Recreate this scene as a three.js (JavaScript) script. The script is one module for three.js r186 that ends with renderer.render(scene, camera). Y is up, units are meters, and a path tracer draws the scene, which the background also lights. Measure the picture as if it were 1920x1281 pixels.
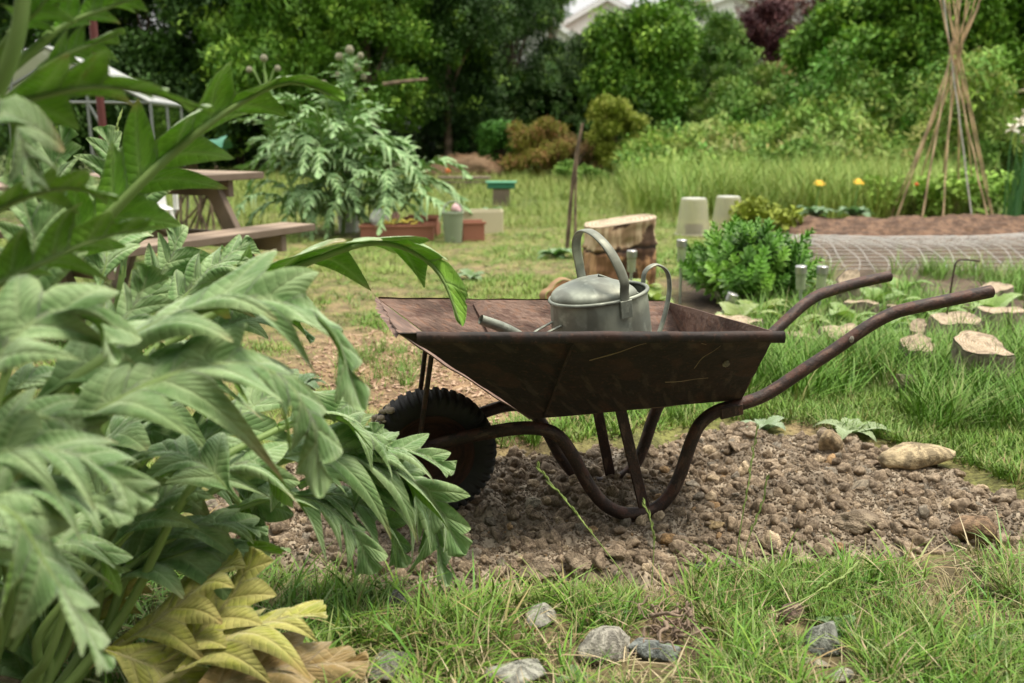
import * as THREE from 'three';
import { mergeGeometries } from 'three/addons/utils/BufferGeometryUtils.js';

// ---------------------------------------------------------------- camera, sky, light
const scene = new THREE.Scene();
const camera = new THREE.PerspectiveCamera(40.2, 1920 / 1281, 0.05, 900);
camera.position.set(0, 1.0, 0);
camera.lookAt(0, 1.0 - 0.22886, -1);
camera.focus = 2.3;
camera.userData.fStop = 3.1;
const renderer = new THREE.WebGLRenderer({ antialias: true });
renderer.setSize(1024, 683);
renderer.toneMapping = THREE.LinearToneMapping;
renderer.toneMappingExposure = 2.6;
renderer.shadowMap.enabled = true;

// bright overcast sky: even cloud, a little brighter overhead, with faint cloud texture
{
  const W = 512, H = 256, data = new Float32Array(W * H * 4);
  for (let j = 0; j < H; j++) for (let i = 0; i < W; i++) {
    const el = ((j + 0.5) / H - 0.5) * Math.PI, az = (i + 0.5) / W * Math.PI * 2;
    const s = Math.max(0, Math.sin(el));
    let c = 0;
    for (let o = 1; o <= 4; o++) c += Math.sin(az * (2 * o + 1) + o * 2.3 + 3 * Math.sin(el * (3 + o))) * Math.cos(el * (4 + 3 * o) + o) / o;
    const L = 0.95 * (1 + 2 * s) / 3 * (1 + 0.03 * c * Math.cos(el));
    const k = (j * W + i) * 4;
    data[k] = L * 1.0; data[k + 1] = L * 0.995; data[k + 2] = L * 0.965; data[k + 3] = 1;
  }
  const t = new THREE.DataTexture(data, W, H, THREE.RGBAFormat, THREE.FloatType);
  t.mapping = THREE.EquirectangularReflectionMapping; t.magFilter = THREE.LinearFilter; t.needsUpdate = true;
  scene.background = t; scene.environment = t;
}
const sun = new THREE.DirectionalLight(0xfff1dc, 1.5);
sun.position.set(3.0, 9, -2.5); sun.target.position.set(0.3, 0, -3);
sun.castShadow = true; sun.shadow.radius = 30; sun.shadow.mapSize.set(2048, 2048);
Object.assign(sun.shadow.camera, { left: -14, right: 14, top: 14, bottom: -14, near: 0.5, far: 60 });
scene.add(sun, sun.target);

// ---------------------------------------------------------------- helpers
const V3 = (x, y, z) => new THREE.Vector3(x, y, z);
let seed_ = 12345;
const reseed = (s) => { seed_ = s >>> 0; };
const rnd = () => { seed_ = (seed_ + 0x6D2B79F5) >>> 0; let t = seed_; t = Math.imul(t ^ (t >>> 15), t | 1); t ^= t + Math.imul(t ^ (t >>> 7), t | 61); return ((t ^ (t >>> 14)) >>> 0) / 4294967296; };
const rr = (a, b) => a + (b - a) * rnd();
const lerp = (a, b, t) => a + (b - a) * t, clamp = (x, a = 0, b = 1) => Math.min(b, Math.max(a, x));
const sst = (a, b, x) => { const t = clamp((x - a) / (b - a)); return t * t * (3 - 2 * t); };
const hash = (x, y, z) => { let h = Math.imul(x | 0, 374761393) ^ Math.imul(y | 0, 668265263) ^ Math.imul(z | 0, 2147483647 - 974634777); h = Math.imul(h ^ (h >>> 13), 1274126177); return ((h ^ (h >>> 16)) >>> 0) / 4294967296; };
function vn(x, y, z = 0, per = 0) {
  const xi = Math.floor(x), yi = Math.floor(y), zi = Math.floor(z), f = (t) => t * t * (3 - 2 * t);
  const u = f(x - xi), v = f(y - yi), w = f(z - zi), m = per ? (a) => ((a % per) + per) % per : (a) => a;
  const h = (a, b, c) => hash(m(xi + a), m(yi + b), zi + c);
  return lerp(lerp(lerp(h(0, 0, 0), h(1, 0, 0), u), lerp(h(0, 1, 0), h(1, 1, 0), u), v), lerp(lerp(h(0, 0, 1), h(1, 0, 1), u), lerp(h(0, 1, 1), h(1, 1, 1), u), v), w);
}
function fbm(x, y, z = 0, oct = 4, per = 0) { let a = 0.5, s = 0, n = 0; for (let i = 0; i < oct; i++) { s += a * vn(x, y, z + i * 7.3, per); n += a; a *= 0.5; x *= 2; y *= 2; z *= 2; per *= 2; } return s / n; }

const counts = {};
function numbered(name) { const n = counts[name] = (counts[name] ?? -1) + 1; return n ? name + '_' + String(n).padStart(3, '0') : name; }
function tag(o, label, category, group, kind) { if (label) o.userData.label = label; if (category) o.userData.category = category; if (group) o.userData.group = group; if (kind) o.userData.kind = kind; return o; }
function shade(o) { o.traverse((c) => { if (c.isMesh) { c.castShadow = true; c.receiveShadow = true; } }); return o; }
function thing(name, label, category, p = [0, 0, 0], turn = 0, group) { const o = new THREE.Group(); o.name = numbered(name); o.position.set(...p); o.rotation.y = turn; scene.add(o); return tag(o, label, category, group); }
function part(name, geo, mat, parent, p, r) { const m = new THREE.Mesh(geo, mat); m.name = name; if (p) m.position.set(...p); if (r) m.rotation.set(...r); (parent ?? scene).add(m); return shade(m); }
function solo(name, geo, mat, label, category, p, group) { const m = part(numbered(name), geo, mat, scene, p); return tag(m, label, category, group); }
function structure(name, geo, mat) { return tag(part(name, geo, mat, scene), null, null, null, 'structure'); }

// textures: fn(u, v) -> [r, g, b] in sRGB 0..1
function tex(n, fn, srgb = true) {
  const d = new Uint8Array(n * n * 4);
  for (let j = 0; j < n; j++) for (let i = 0; i < n; i++) { const c = fn(i / n, j / n), k = (j * n + i) * 4; d[k] = clamp(c[0]) * 255; d[k + 1] = clamp(c[1]) * 255; d[k + 2] = clamp(c[2]) * 255; d[k + 3] = 255; }
  const t = new THREE.DataTexture(d, n, n); t.wrapS = t.wrapT = THREE.RepeatWrapping; t.magFilter = THREE.LinearFilter; t.minFilter = THREE.LinearMipmapLinearFilter; t.generateMipmaps = true;
  if (srgb) t.colorSpace = THREE.SRGBColorSpace; t.needsUpdate = true; return t;
}
const rep = (t, x, y = x) => { const c = t.clone(); c.repeat.set(x, y); c.needsUpdate = true; return c; };
const mix3 = (a, b, t) => [lerp(a[0], b[0], t), lerp(a[1], b[1], t), lerp(a[2], b[2], t)];
const gray = (f) => (u, v) => { const x = f(u, v); return [x, x, x]; };
const std = (o) => new THREE.MeshStandardMaterial({ side: THREE.DoubleSide, ...o });
const phy = (o) => new THREE.MeshPhysicalMaterial({ side: THREE.DoubleSide, ...o });

// geometry helpers
function box(w, h, d, x = 0, y = 0, z = 0, bev = 0.003) {           // bevelled box, uv in metres
  const b = Math.min(bev, w / 3, h / 3, d / 3);
  const s = new THREE.Shape(); const a = w / 2 - b, c = h / 2 - b;
  s.moveTo(-a, -c); s.lineTo(a, -c); s.lineTo(a, c); s.lineTo(-a, c); s.closePath();
  const g = new THREE.ExtrudeGeometry(s, { depth: d - 2 * b, bevelEnabled: true, bevelThickness: b, bevelSize: b, bevelSegments: 1, steps: 1 });
  g.translate(x, y, z - d / 2 + b); return g;
}
function tube(pts, r, seg = 24, rad = 10, cap = true, tension = 0.5) {   // r: number or f(t)
  const c = new THREE.CatmullRomCurve3(pts.map((p) => p.isVector3 ? p : V3(...p)), false, 'catmullrom', tension);
  const fr = c.computeFrenetFrames(seg, false), R = typeof r === 'function' ? r : () => r, len = c.getLength();
  const pos = [], nor = [], uv = [], idx = [];
  for (let i = 0; i <= seg; i++) {
    const p = c.getPointAt(i / seg), N = fr.normals[i], B = fr.binormals[i], q = R(i / seg);
    for (let j = 0; j <= rad; j++) { const a = j / rad * Math.PI * 2, n = N.clone().multiplyScalar(Math.cos(a)).addScaledVector(B, Math.sin(a)); pos.push(p.x + n.x * q, p.y + n.y * q, p.z + n.z * q); nor.push(n.x, n.y, n.z); uv.push(j / rad * q * 6.28, i / seg * len); }
  }
  for (let i = 0; i < seg; i++) for (let j = 0; j < rad; j++) { const a = i * (rad + 1) + j, b = a + rad + 1; idx.push(a, a + 1, b, b, a + 1, b + 1); }
  if (cap) for (const e of [0, 1]) {
    const p = c.getPointAt(e), T = fr.tangents[e ? seg : 0].clone().multiplyScalar(e ? 1 : -1), base = pos.length / 3, ring = e ? seg * (rad + 1) : 0;
    pos.push(p.x, p.y, p.z); nor.push(T.x, T.y, T.z); uv.push(0, 0);
    for (let j = 0; j <= rad; j++) { const k = (ring + j) * 3; pos.push(pos[k], pos[k + 1], pos[k + 2]); nor.push(T.x, T.y, T.z); uv.push(Math.cos(j / rad * 6.28) * 0.02, Math.sin(j / rad * 6.28) * 0.02); }
    for (let j = 0; j < rad; j++) e ? idx.push(base, base + 1 + j, base + 2 + j) : idx.push(base, base + 2 + j, base + 1 + j);
  }
  const g = new THREE.BufferGeometry(); g.setAttribute('position', new THREE.Float32BufferAttribute(pos, 3)); g.setAttribute('normal', new THREE.Float32BufferAttribute(nor, 3)); g.setAttribute('uv', new THREE.Float32BufferAttribute(uv, 2)); g.setIndex(idx); return g;
}
function grid(nu, nv, f, uvf) {                                       // f(u, v) -> [x, y, z]; uvf in metres
  const pos = [], uv = [], idx = [];
  for (let j = 0; j <= nv; j++) for (let i = 0; i <= nu; i++) { const p = f(i / nu, j / nv); pos.push(p[0], p[1], p[2]); const t = uvf ? uvf(i / nu, j / nv) : [i / nu, j / nv]; uv.push(t[0], t[1]); }
  for (let j = 0; j < nv; j++) for (let i = 0; i < nu; i++) { const a = j * (nu + 1) + i, b = a + nu + 1; idx.push(a, a + 1, b, b, a + 1, b + 1); }
  const g = new THREE.BufferGeometry(); g.setAttribute('position', new THREE.Float32BufferAttribute(pos, 3)); g.setAttribute('uv', new THREE.Float32BufferAttribute(uv, 2)); g.setIndex(idx); g.computeVertexNormals(); return g;
}
function rock(r, seed, detail = 3, rough = 0.35, sq = [1, 0.7, 1], facet = 0) {
  let g = new THREE.IcosahedronGeometry(1, detail); const p = g.attributes.position, v = V3();
  const planes = []; reseed(seed * 977 + 5); for (let i = 0; i < facet; i++) { const n = V3(rr(-1, 1), rr(-1, 1), rr(-1, 1)).normalize(); planes.push([n, rr(0.55, 0.85)]); }
  for (let i = 0; i < p.count; i++) {
    v.fromBufferAttribute(p, i).normalize(); const n = fbm(v.x * 1.6 + seed * 3.1, v.y * 1.6 + seed, v.z * 1.6 + 9, 4), m = fbm(v.x * 6 + seed, v.y * 6, v.z * 6 + seed * 2, 3);
    let q = 1 + (n - 0.5) * 2 * rough + (m - 0.5) * rough * 0.6;
    for (const [pn, pd] of planes) { const c = v.dot(pn); if (c > 0.01) q = Math.min(q, pd / c * (1 + (m - 0.5) * 0.1)); }
    p.setXYZ(i, v.x * q * r * sq[0], v.y * q * r * sq[1], v.z * q * r * sq[2]);
  }
  g.deleteAttribute('normal'); const uvs = []; for (let i = 0; i < p.count; i++) { const x = p.getX(i), y = p.getY(i), z = p.getZ(i); uvs.push(Math.abs(Math.atan2(x, z)) * r, Math.atan2(y, Math.hypot(x, z)) * r); }
  g.setAttribute('uv', new THREE.Float32BufferAttribute(uvs, 2));
  g = weld(g); return g;
}
function weld(g) {                                                    // smooth normals over equal positions (keeps every vertex)
  const p = g.attributes.position, map = new Map(), idx = [], keep = [], uv = g.attributes.uv;
  const key = (i) => Math.round(p.getX(i) * 1e5) + ',' + Math.round(p.getY(i) * 1e5) + ',' + Math.round(p.getZ(i) * 1e5);
  for (let i = 0; i < p.count; i++) { const k = key(i); let j = map.get(k); if (j === undefined) { j = keep.length; map.set(k, j); keep.push(i); } idx.push(j); }
  const o = new THREE.BufferGeometry();
  o.setAttribute('position', new THREE.Float32BufferAttribute(keep.flatMap((i) => [p.getX(i), p.getY(i), p.getZ(i)]), 3));
  if (uv) o.setAttribute('uv', new THREE.Float32BufferAttribute(keep.flatMap((i) => [uv.getX(i), uv.getY(i)]), 2));
  o.setIndex(idx); o.computeVertexNormals(); return o;
}
function colored(g, c) { const n = g.attributes.position.count, a = new Float32Array(n * 3); for (let i = 0; i < n; i++) { a[i * 3] = c[0]; a[i * 3 + 1] = c[1]; a[i * 3 + 2] = c[2]; } g.setAttribute('color', new THREE.BufferAttribute(a, 3)); return g; }

// ---------------------------------------------------------------- textures
const T = {};
T.rust = tex(512, (u, v) => {
  const a = fbm(u * 6, v * 6, 1, 5, 6), b = fbm(u * 40, v * 40, 3, 3, 40), c = fbm(u * 14, v * 14, 5, 4, 14), d = vn(u * 128, v * 128, 9, 128);
  let k = mix3([0.37, 0.305, 0.275], [0.53, 0.44, 0.395], sst(0.35, 0.65, a)); k = mix3(k, [0.55, 0.41, 0.33], sst(0.55, 0.75, b) * 0.55);
  k = mix3(k, [0.33, 0.24, 0.215], sst(0.55, 0.72, c) * 0.5); k = mix3(k, [0.66, 0.60, 0.55], sst(0.86, 0.97, d) * sst(0.45, 0.7, a) * 0.6); return k;
});
T.rustB = tex(512, gray((u, v) => 0.5 * fbm(u * 40, v * 40, 3, 3, 40) + 0.5 * fbm(u * 14, v * 14, 5, 4, 14)), false);
T.paint = tex(512, (u, v) => {                                         // old black-brown paint over rust, darkened to carry the near side's shade
  const a = fbm(u * 8, v * 8, 21, 5, 8), b = fbm(u * 48, v * 48, 23, 3, 48), d = vn(u * 160, v * 160, 29, 160);
  let k = mix3([0.125, 0.10, 0.092], [0.17, 0.125, 0.112], sst(0.35, 0.7, a)); k = mix3(k, [0.29, 0.18, 0.135], sst(0.52, 0.66, fbm(u * 5, v * 5, 25, 5, 5)) * 0.55); k = mix3(k, [0.36, 0.225, 0.165], sst(0.6, 0.8, b) * 0.5); k = mix3(k, [0.40, 0.345, 0.30], sst(0.62, 0.75, fbm(u * 16, v * 4, 27, 4, 4)) * 0.4); k = mix3(k, [0.55, 0.48, 0.42], sst(0.93, 0.99, d) * 0.6); return k;
});
T.zinc = tex(512, (u, v) => {
  const a = fbm(u * 5, v * 5, 41, 5, 5), b = fbm(u * 24, v * 24, 43, 4, 24), s = fbm(u * 9, v * 3, 47, 4, 3);
  let k = mix3([0.50, 0.52, 0.49], [0.66, 0.68, 0.63], sst(0.3, 0.7, a)); k = mix3(k, [0.68, 0.70, 0.66], sst(0.58, 0.75, b) * 0.5); k = mix3(k, [0.36, 0.355, 0.32], sst(0.52, 0.72, s) * 0.35); return k;
});
T.zincB = tex(256, gray((u, v) => fbm(u * 20, v * 20, 44, 4, 20)), false);
T.wood = tex(512, (u, v) => {                                          // grain along v
  const w = fbm(u * 3, v * 1, 61, 3, 1), g = fbm(u * 64 + w * 4, v * 2, 63, 4, 2), a = fbm(u * 8, v * 8, 65, 4, 8);
  return mix3(mix3([0.38, 0.34, 0.30], [0.62, 0.57, 0.51], sst(0.3, 0.7, g)), [0.48, 0.46, 0.42], a * 0.5);
});
T.woodB = tex(512, gray((u, v) => fbm(u * 64 + fbm(u * 3, v, 61, 3, 1) * 4, v * 2, 63, 4, 2)), false);
T.bark = tex(512, (u, v) => { const r = fbm(u * 14, v * 5, 71, 5, 5), a = fbm(u * 30, v * 20, 73, 4, 10); return mix3(mix3([0.30, 0.265, 0.23], [0.55, 0.50, 0.44], sst(0.3, 0.7, r)), [0.56, 0.55, 0.46], a * 0.45); });
T.barkB = tex(512, gray((u, v) => fbm(u * 14, v * 5, 71, 5, 5)), false);
T.soil = tex(512, (u, v) => {
  const a = fbm(u * 8, v * 8, 81, 5, 8), b = fbm(u * 64, v * 64, 83, 3, 64), d = vn(u * 110, v * 110, 87, 110);
  let k = mix3([0.50, 0.455, 0.395], [0.675, 0.625, 0.55], sst(0.3, 0.7, a)); k = mix3(k, [0.375, 0.335, 0.285], sst(0.5, 0.75, b) * 0.6); return mix3(k, [0.72, 0.66, 0.58], sst(0.93, 0.99, d) * 0.6);
});
T.soilB = tex(512, gray((u, v) => 0.6 * fbm(u * 40, v * 40, 83, 4, 40) + 0.4 * fbm(u * 8, v * 8, 81, 5, 8)), false);
T.earth = tex(1024, (u, v) => {                                        // trodden earth with thatch and chips
  const a = fbm(u * 12, v * 12, 91, 5, 12), b = fbm(u * 100, v * 100, 93, 3, 100), c = fbm(u * 30, v * 90, 95, 3, 30), d = fbm(u * 90, v * 30, 97, 3, 30);
  let k = mix3([0.72, 0.70, 0.66], [1, 0.97, 0.92], sst(0.3, 0.7, a)); k = mix3(k, [0.52, 0.48, 0.42], sst(0.52, 0.75, b) * 0.7); return mix3(k, [1, 0.98, 0.9], Math.max(sst(0.62, 0.75, c), sst(0.62, 0.75, d)) * 0.7);
});
T.leafB = tex(512, gray((u, v) => {                                    // puckered leaf tissue between fine veins
  let best = 9, second = 9; const X = u * 22, Y = v * 22, xi = Math.floor(X), yi = Math.floor(Y);
  for (let i = -1; i <= 1; i++) for (let j = -1; j <= 1; j++) { const cx = xi + i, cy = yi + j, mx = ((cx % 22) + 22) % 22, my = ((cy % 22) + 22) % 22, dx = cx + hash(mx, my, 1) - X, dy = cy + hash(mx, my, 2) - Y, q = dx * dx + dy * dy; if (q < best) { second = best; best = q; } else if (q < second) second = q; }
  return clamp((Math.sqrt(second) - Math.sqrt(best)) * 1.6) * 0.8 + 0.2 * fbm(u * 60, v * 60, 5, 2, 60);
}), false);
const veins = (u, v) => {                                             // u across one lobe, v along it: middle vein, side veins, puckered tissue
  const c = Math.abs(u - 0.5) * 2, w = (fbm(u * 8, v * 8, 15, 2, 8) - 0.5) * 0.5, q = v * 9 - c * 2.6 + w, f = q - Math.floor(q), side = Math.exp(-Math.pow((f - 0.5) / 0.08, 2)) * (1 - 0.45 * c), mid = Math.exp(-Math.pow(c / 0.05, 2));
  return [Math.max(mid, side * 0.8), Math.sin(Math.PI * f) * 0 + Math.abs(f - 0.5) * 2 * (1 - mid)];
};
T.leafC = tex(512, (u, v) => { const [ve] = veins(u, v), a = fbm(u * 6, v * 6, 7, 4, 6), r = fbm(u * 40, v * 40, 9, 3, 40), s = vn(u * 60, v * 60, 8, 60); let k = mix3([0.86, 0.875, 0.83], [0.94, 0.945, 0.92], r); k = mix3(k, [0.76, 0.80, 0.70], sst(0.45, 0.72, a) * 0.7); k = mix3(k, [1, 1, 0.97], ve * 0.75); return mix3(k, [0.62, 0.55, 0.34], sst(0.96, 0.99, s) * 0.6); });
T.leafV = tex(512, gray((u, v) => { const [ve, pk] = veins(u, v); return clamp(0.25 + 0.45 * Math.sqrt(pk) + 0.3 * fbm(u * 30, v * 30, 4, 3, 30) - ve * 0.25); }), false);
T.rings = tex(256, (u, v) => { const x = u - 0.5, y = v - 0.5, r = Math.hypot(x, y) + (fbm(u * 5, v * 5, 3, 3) - 0.5) * 0.06, a = Math.atan2(y, x), g = 0.5 + 0.5 * Math.sin(r * 110), cr = Math.exp(-Math.pow(((a * 2.3 + fbm(r * 9, 1, 2, 2)) % 1.1) / 0.035, 2)) * sst(0.05, 0.2, r), st = fbm(u * 6, v * 6, 9, 4); let k = mix3([0.62, 0.54, 0.44], [0.79, 0.73, 0.64], g); k = mix3(k, [0.50, 0.45, 0.38], sst(0.45, 0.65, st) * 0.75); return mix3(k, [0.42, 0.35, 0.28], cr * 0.6); });
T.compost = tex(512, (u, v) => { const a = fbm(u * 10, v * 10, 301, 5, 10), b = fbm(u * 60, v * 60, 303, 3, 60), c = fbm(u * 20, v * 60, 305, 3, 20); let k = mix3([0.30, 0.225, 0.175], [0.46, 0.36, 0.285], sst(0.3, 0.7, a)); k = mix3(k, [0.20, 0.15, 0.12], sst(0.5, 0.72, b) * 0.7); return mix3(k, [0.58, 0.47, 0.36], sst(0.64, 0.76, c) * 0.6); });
T.stone = tex(256, (u, v) => { const a = fbm(u * 8, v * 8, 101, 5, 8), b = vn(u * 60, v * 60, 103, 60); return mix3(mix3([0.62, 0.62, 0.60], [0.92, 0.92, 0.89], sst(0.3, 0.7, a)), [0.42, 0.41, 0.39], sst(0.82, 0.95, b) * 0.6); });
T.stoneB = tex(256, gray((u, v) => fbm(u * 24, v * 24, 107, 4, 24)), false);

// ---------------------------------------------------------------- materials
const lin = (r, g, b) => new THREE.Color().setRGB(r, g, b);
const M = {};
M.rust = std({ map: rep(T.rust, 2.6), bumpMap: rep(T.rustB, 2.6), bumpScale: 0.004, roughness: 0.85, metalness: 0.05 });
M.paint = std({ map: rep(T.paint, 2.6), bumpMap: rep(T.rustB, 2.6), bumpScale: 0.002, roughness: 0.72, metalness: 0.05 });
M.pipe = std({ map: rep(T.paint, 6), color: lin(1.7, 1.5, 1.4), bumpMap: rep(T.rustB, 8), bumpScale: 0.0016, roughness: 0.58, metalness: 0.15 });
M.rubber = std({ color: lin(0.021, 0.020, 0.019), bumpMap: rep(T.soilB, 4), bumpScale: 0.001, roughness: 0.78 });
M.disc = std({ map: rep(T.rust, 4), color: lin(0.24, 0.13, 0.11), roughness: 0.75 });
M.zinc = std({ map: rep(T.zinc, 3), color: lin(1.0, 1.02, 0.98), bumpMap: rep(T.zincB, 3), bumpScale: 0.0008, roughness: 0.5, metalness: 0.4 });
M.wood = std({ map: rep(T.wood, 2), bumpMap: rep(T.woodB, 2), bumpScale: 0.002, roughness: 0.85, color: lin(1.05, 0.96, 0.9) });
M.plank = std({ map: rep(T.wood, 2), bumpMap: rep(T.woodB, 2), bumpScale: 0.002, roughness: 0.9, color: lin(0.95, 0.9, 0.82) });
M.bark = std({ map: rep(T.bark, 5), bumpMap: rep(T.barkB, 5), bumpScale: 0.012, roughness: 0.95 });
M.cut = std({ map: T.rings, bumpMap: rep(T.stoneB, 2), bumpScale: 0.006, roughness: 0.9 });
M.soil = std({ map: rep(T.soil, 2), bumpMap: rep(T.soilB, 2), bumpScale: 0.012, roughness: 1 });
M.clod = std({ map: rep(T.soil, 0.35), bumpMap: rep(T.soilB, 0.4), bumpScale: 0.004, roughness: 1 });
M.mud = std({ map: rep(T.soil, 4), bumpMap: rep(T.soilB, 6), bumpScale: 0.004, roughness: 1 });
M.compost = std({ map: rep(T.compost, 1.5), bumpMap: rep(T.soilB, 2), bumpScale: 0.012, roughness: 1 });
M.ground = std({ map: rep(T.earth, 1.3), bumpMap: rep(T.soilB, 3), bumpScale: 0.008, vertexColors: true, roughness: 1 });
M.blade = phy({ color: 0xffffff, roughness: 0.55, specularIntensity: 0.7 });
M.foliage = phy({ color: 0xffffff, roughness: 0.6, specularIntensity: 0.6 });
M.leaf = phy({ vertexColors: true, map: T.leafC, bumpMap: T.leafV, bumpScale: 0.0022, roughness: 1, transmission: 0.34, thickness: 0, clearcoat: 0.35, clearcoatRoughness: 0.5 });
M.rib = phy({ color: lin(0.20, 0.31, 0.09), roughness: 0.55 });
M.ribY = phy({ color: lin(0.52, 0.48, 0.22), roughness: 0.55 });
M.stone = std({ map: rep(T.stone, 6), bumpMap: rep(T.stoneB, 8), bumpScale: 0.004, roughness: 0.95, vertexColors: true });
M.cane = std({ map: rep(T.wood, 3), color: lin(2.1, 1.85, 1.42), roughness: 0.6 });
M.terracotta = std({ color: lin(0.30, 0.125, 0.08), roughness: 0.85, bumpMap: rep(T.stoneB, 3), bumpScale: 0.001 });
M.white = std({ color: lin(0.75, 0.76, 0.75), roughness: 0.45 });
M.steel = std({ color: lin(0.42, 0.42, 0.42), roughness: 0.35, metalness: 0.85 });
M.galv = std({ color: lin(0.42, 0.44, 0.43), roughness: 0.45, metalness: 0.7 });
M.greenPlastic = std({ color: lin(0.03, 0.17, 0.10), roughness: 0.5 });
M.olive = std({ color: lin(0.22, 0.27, 0.18), roughness: 0.5 });
M.clearPlastic = phy({ color: lin(0.78, 0.76, 0.60), roughness: 0.4, transmission: 0.78, thickness: 0 });
M.glass = phy({ color: lin(0.92, 0.95, 0.94), roughness: 0.05, transmission: 1, thickness: 0 });
M.twig = std({ map: rep(T.bark, 4), color: lin(0.85, 0.72, 0.66), bumpMap: rep(T.barkB, 6), bumpScale: 0.003, roughness: 0.9 });
M.straw = std({ color: lin(0.36, 0.26, 0.15), roughness: 0.8 });
// ---------------------------------------------------------------- ground
const SOIL = [[-0.9, -2.2], [-0.7, -2.02], [-0.49, -1.95], [-0.31, -1.87], [-0.12, -1.84], [0.11, -1.90], [0.35, -1.88], [0.5, -1.98], [0.65, -2.0], [0.94, -2.04], [1.25, -2.07], [1.75, -2.12], [1.75, -2.42], [1.45, -2.42], [1.34, -2.74], [1.14, -2.97], [0.99, -3.06], [0.73, -3.10], [0.5, -2.95], [0.33, -2.89], [0.07, -2.84], [-0.05, -2.82], [-0.54, -2.82], [-0.9, -2.6]];
function sdist(P, x, z) {                                              // > 0 inside
  let ins = false, d = 1e9;
  for (let i = 0, j = P.length - 1; i < P.length; j = i++) {
    const [ax, az] = P[i], [bx, bz] = P[j];
    if ((az > z) !== (bz > z) && x < (bx - ax) * (z - az) / (bz - az) + ax) ins = !ins;
    const dx = bx - ax, dz = bz - az, t = clamp(((x - ax) * dx + (z - az) * dz) / (dx * dx + dz * dz)); d = Math.min(d, Math.hypot(x - ax - t * dx, z - az - t * dz));
  }
  return ins ? d : -d;
}
const inSoil = (x, z) => (x < -1.1 || x > 1.9 || z > -1.7 || z < -3.25) ? -1 : sdist(SOIL, x, z) + (fbm(x * 9, z * 9, 3, 3) - 0.5) * 0.12;
const chips = (x, z) => { const t = clamp((-z - 2.9) / 1.9), cx = lerp(-0.1, -0.75, t); return sst(1, 0.35, Math.hypot((x - cx) / 0.62, (z + 3.75) / 1.1) + (fbm(x * 3, z * 3, 5, 3) - 0.5) * 0.5); };
const BED = [[1.0, -4.2], [1.6, -4.05], [2.3, -4.0], [4.5, -4.6], [5.5, -6], [6, -9.5], [3.0, -10.1], [2.2, -7.6], [1.05, -6.2], [0.85, -5.0]];
const inBed = (x, z) => (x < 0.6 || x > 6.3 || z > -3.8 || z < -10.6) ? -1 : sdist(BED, x, z) + (fbm(x * 2, z * 2, 8, 3) - 0.5) * 0.3;
function gh(x, z) {                                                    // ground height
  const near = sst(30, 4, -z);
  return ((fbm(x * 1.3, z * 1.3, 2, 3) - 0.5) * 0.05 + (fbm(x * 7, z * 7, 4, 2) - 0.5) * 0.018) * near - 0.012 * sst(-0.05, 0.1, inSoil(x, z)) - 0.02 * sst(0.03, 0.1, inSoil(x, z));
}
const bare = (x, z) => clamp(chips(x, z) * 0.95 + sst(-0.02, 0.25, inBed(x, z)) * 0.9 + sst(0.58, 0.75, fbm(x * 0.9 + 3, z * 0.9, 31, 3)) * 0.5 + sst(0.6, 0.66, fbm(x * 4 + 3, z * 4, 33, 3)) * 0.45);
{
  const axis = (lo, hi, a, b, step) => { const o = []; for (let v = a; v <= b + 1e-6; v += step) o.push(v); for (let v = b, s = step; v < hi;) { s *= 1.25; v += s; o.push(Math.min(v, hi)); } for (let v = a, s = step; v > lo;) { s *= 1.25; v -= s; o.unshift(Math.max(v, lo)); } return o; };
  const xs = axis(-300, 300, -2.6, 3.4, 0.045), zs = axis(-600, 12, -8, -1.0, 0.045), pos = [], col = [], uv = [], idx = [];
  for (const z of zs) for (const x of xs) {
    pos.push(x, gh(x, z), z); uv.push(x, z);
    const b = bare(x, z), bed = sst(0, 0.2, inBed(x, z)), c = chips(x, z), n = fbm(x * 2.2, z * 2.2, 17, 4);
    let k = mix3([0.16, 0.20, 0.055], [0.25, 0.245, 0.10], n); k = mix3(k, [0.30, 0.225, 0.15], b * 0.8); k = mix3(k, [0.34, 0.235, 0.155], c * 0.8); k = mix3(k, [0.125, 0.095, 0.072], bed); k = mix3(k, [0.10, 0.16, 0.03], sst(10.5, 12, -z) * 0.9);
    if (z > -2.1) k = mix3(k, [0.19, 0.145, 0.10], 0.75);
    col.push(...k);
  }
  const W = xs.length; for (let j = 0; j < zs.length - 1; j++) for (let i = 0; i < W - 1; i++) { const a = j * W + i, b = a + W; idx.push(a, b, a + 1, b, b + 1, a + 1); }
  const g = new THREE.BufferGeometry(); g.setAttribute('position', new THREE.Float32BufferAttribute(pos, 3)); g.setAttribute('color', new THREE.Float32BufferAttribute(col, 3)); g.setAttribute('uv', new THREE.Float32BufferAttribute(uv, 2)); g.setIndex(idx); g.computeVertexNormals();
  structure('ground', g, M.ground);
}
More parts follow.
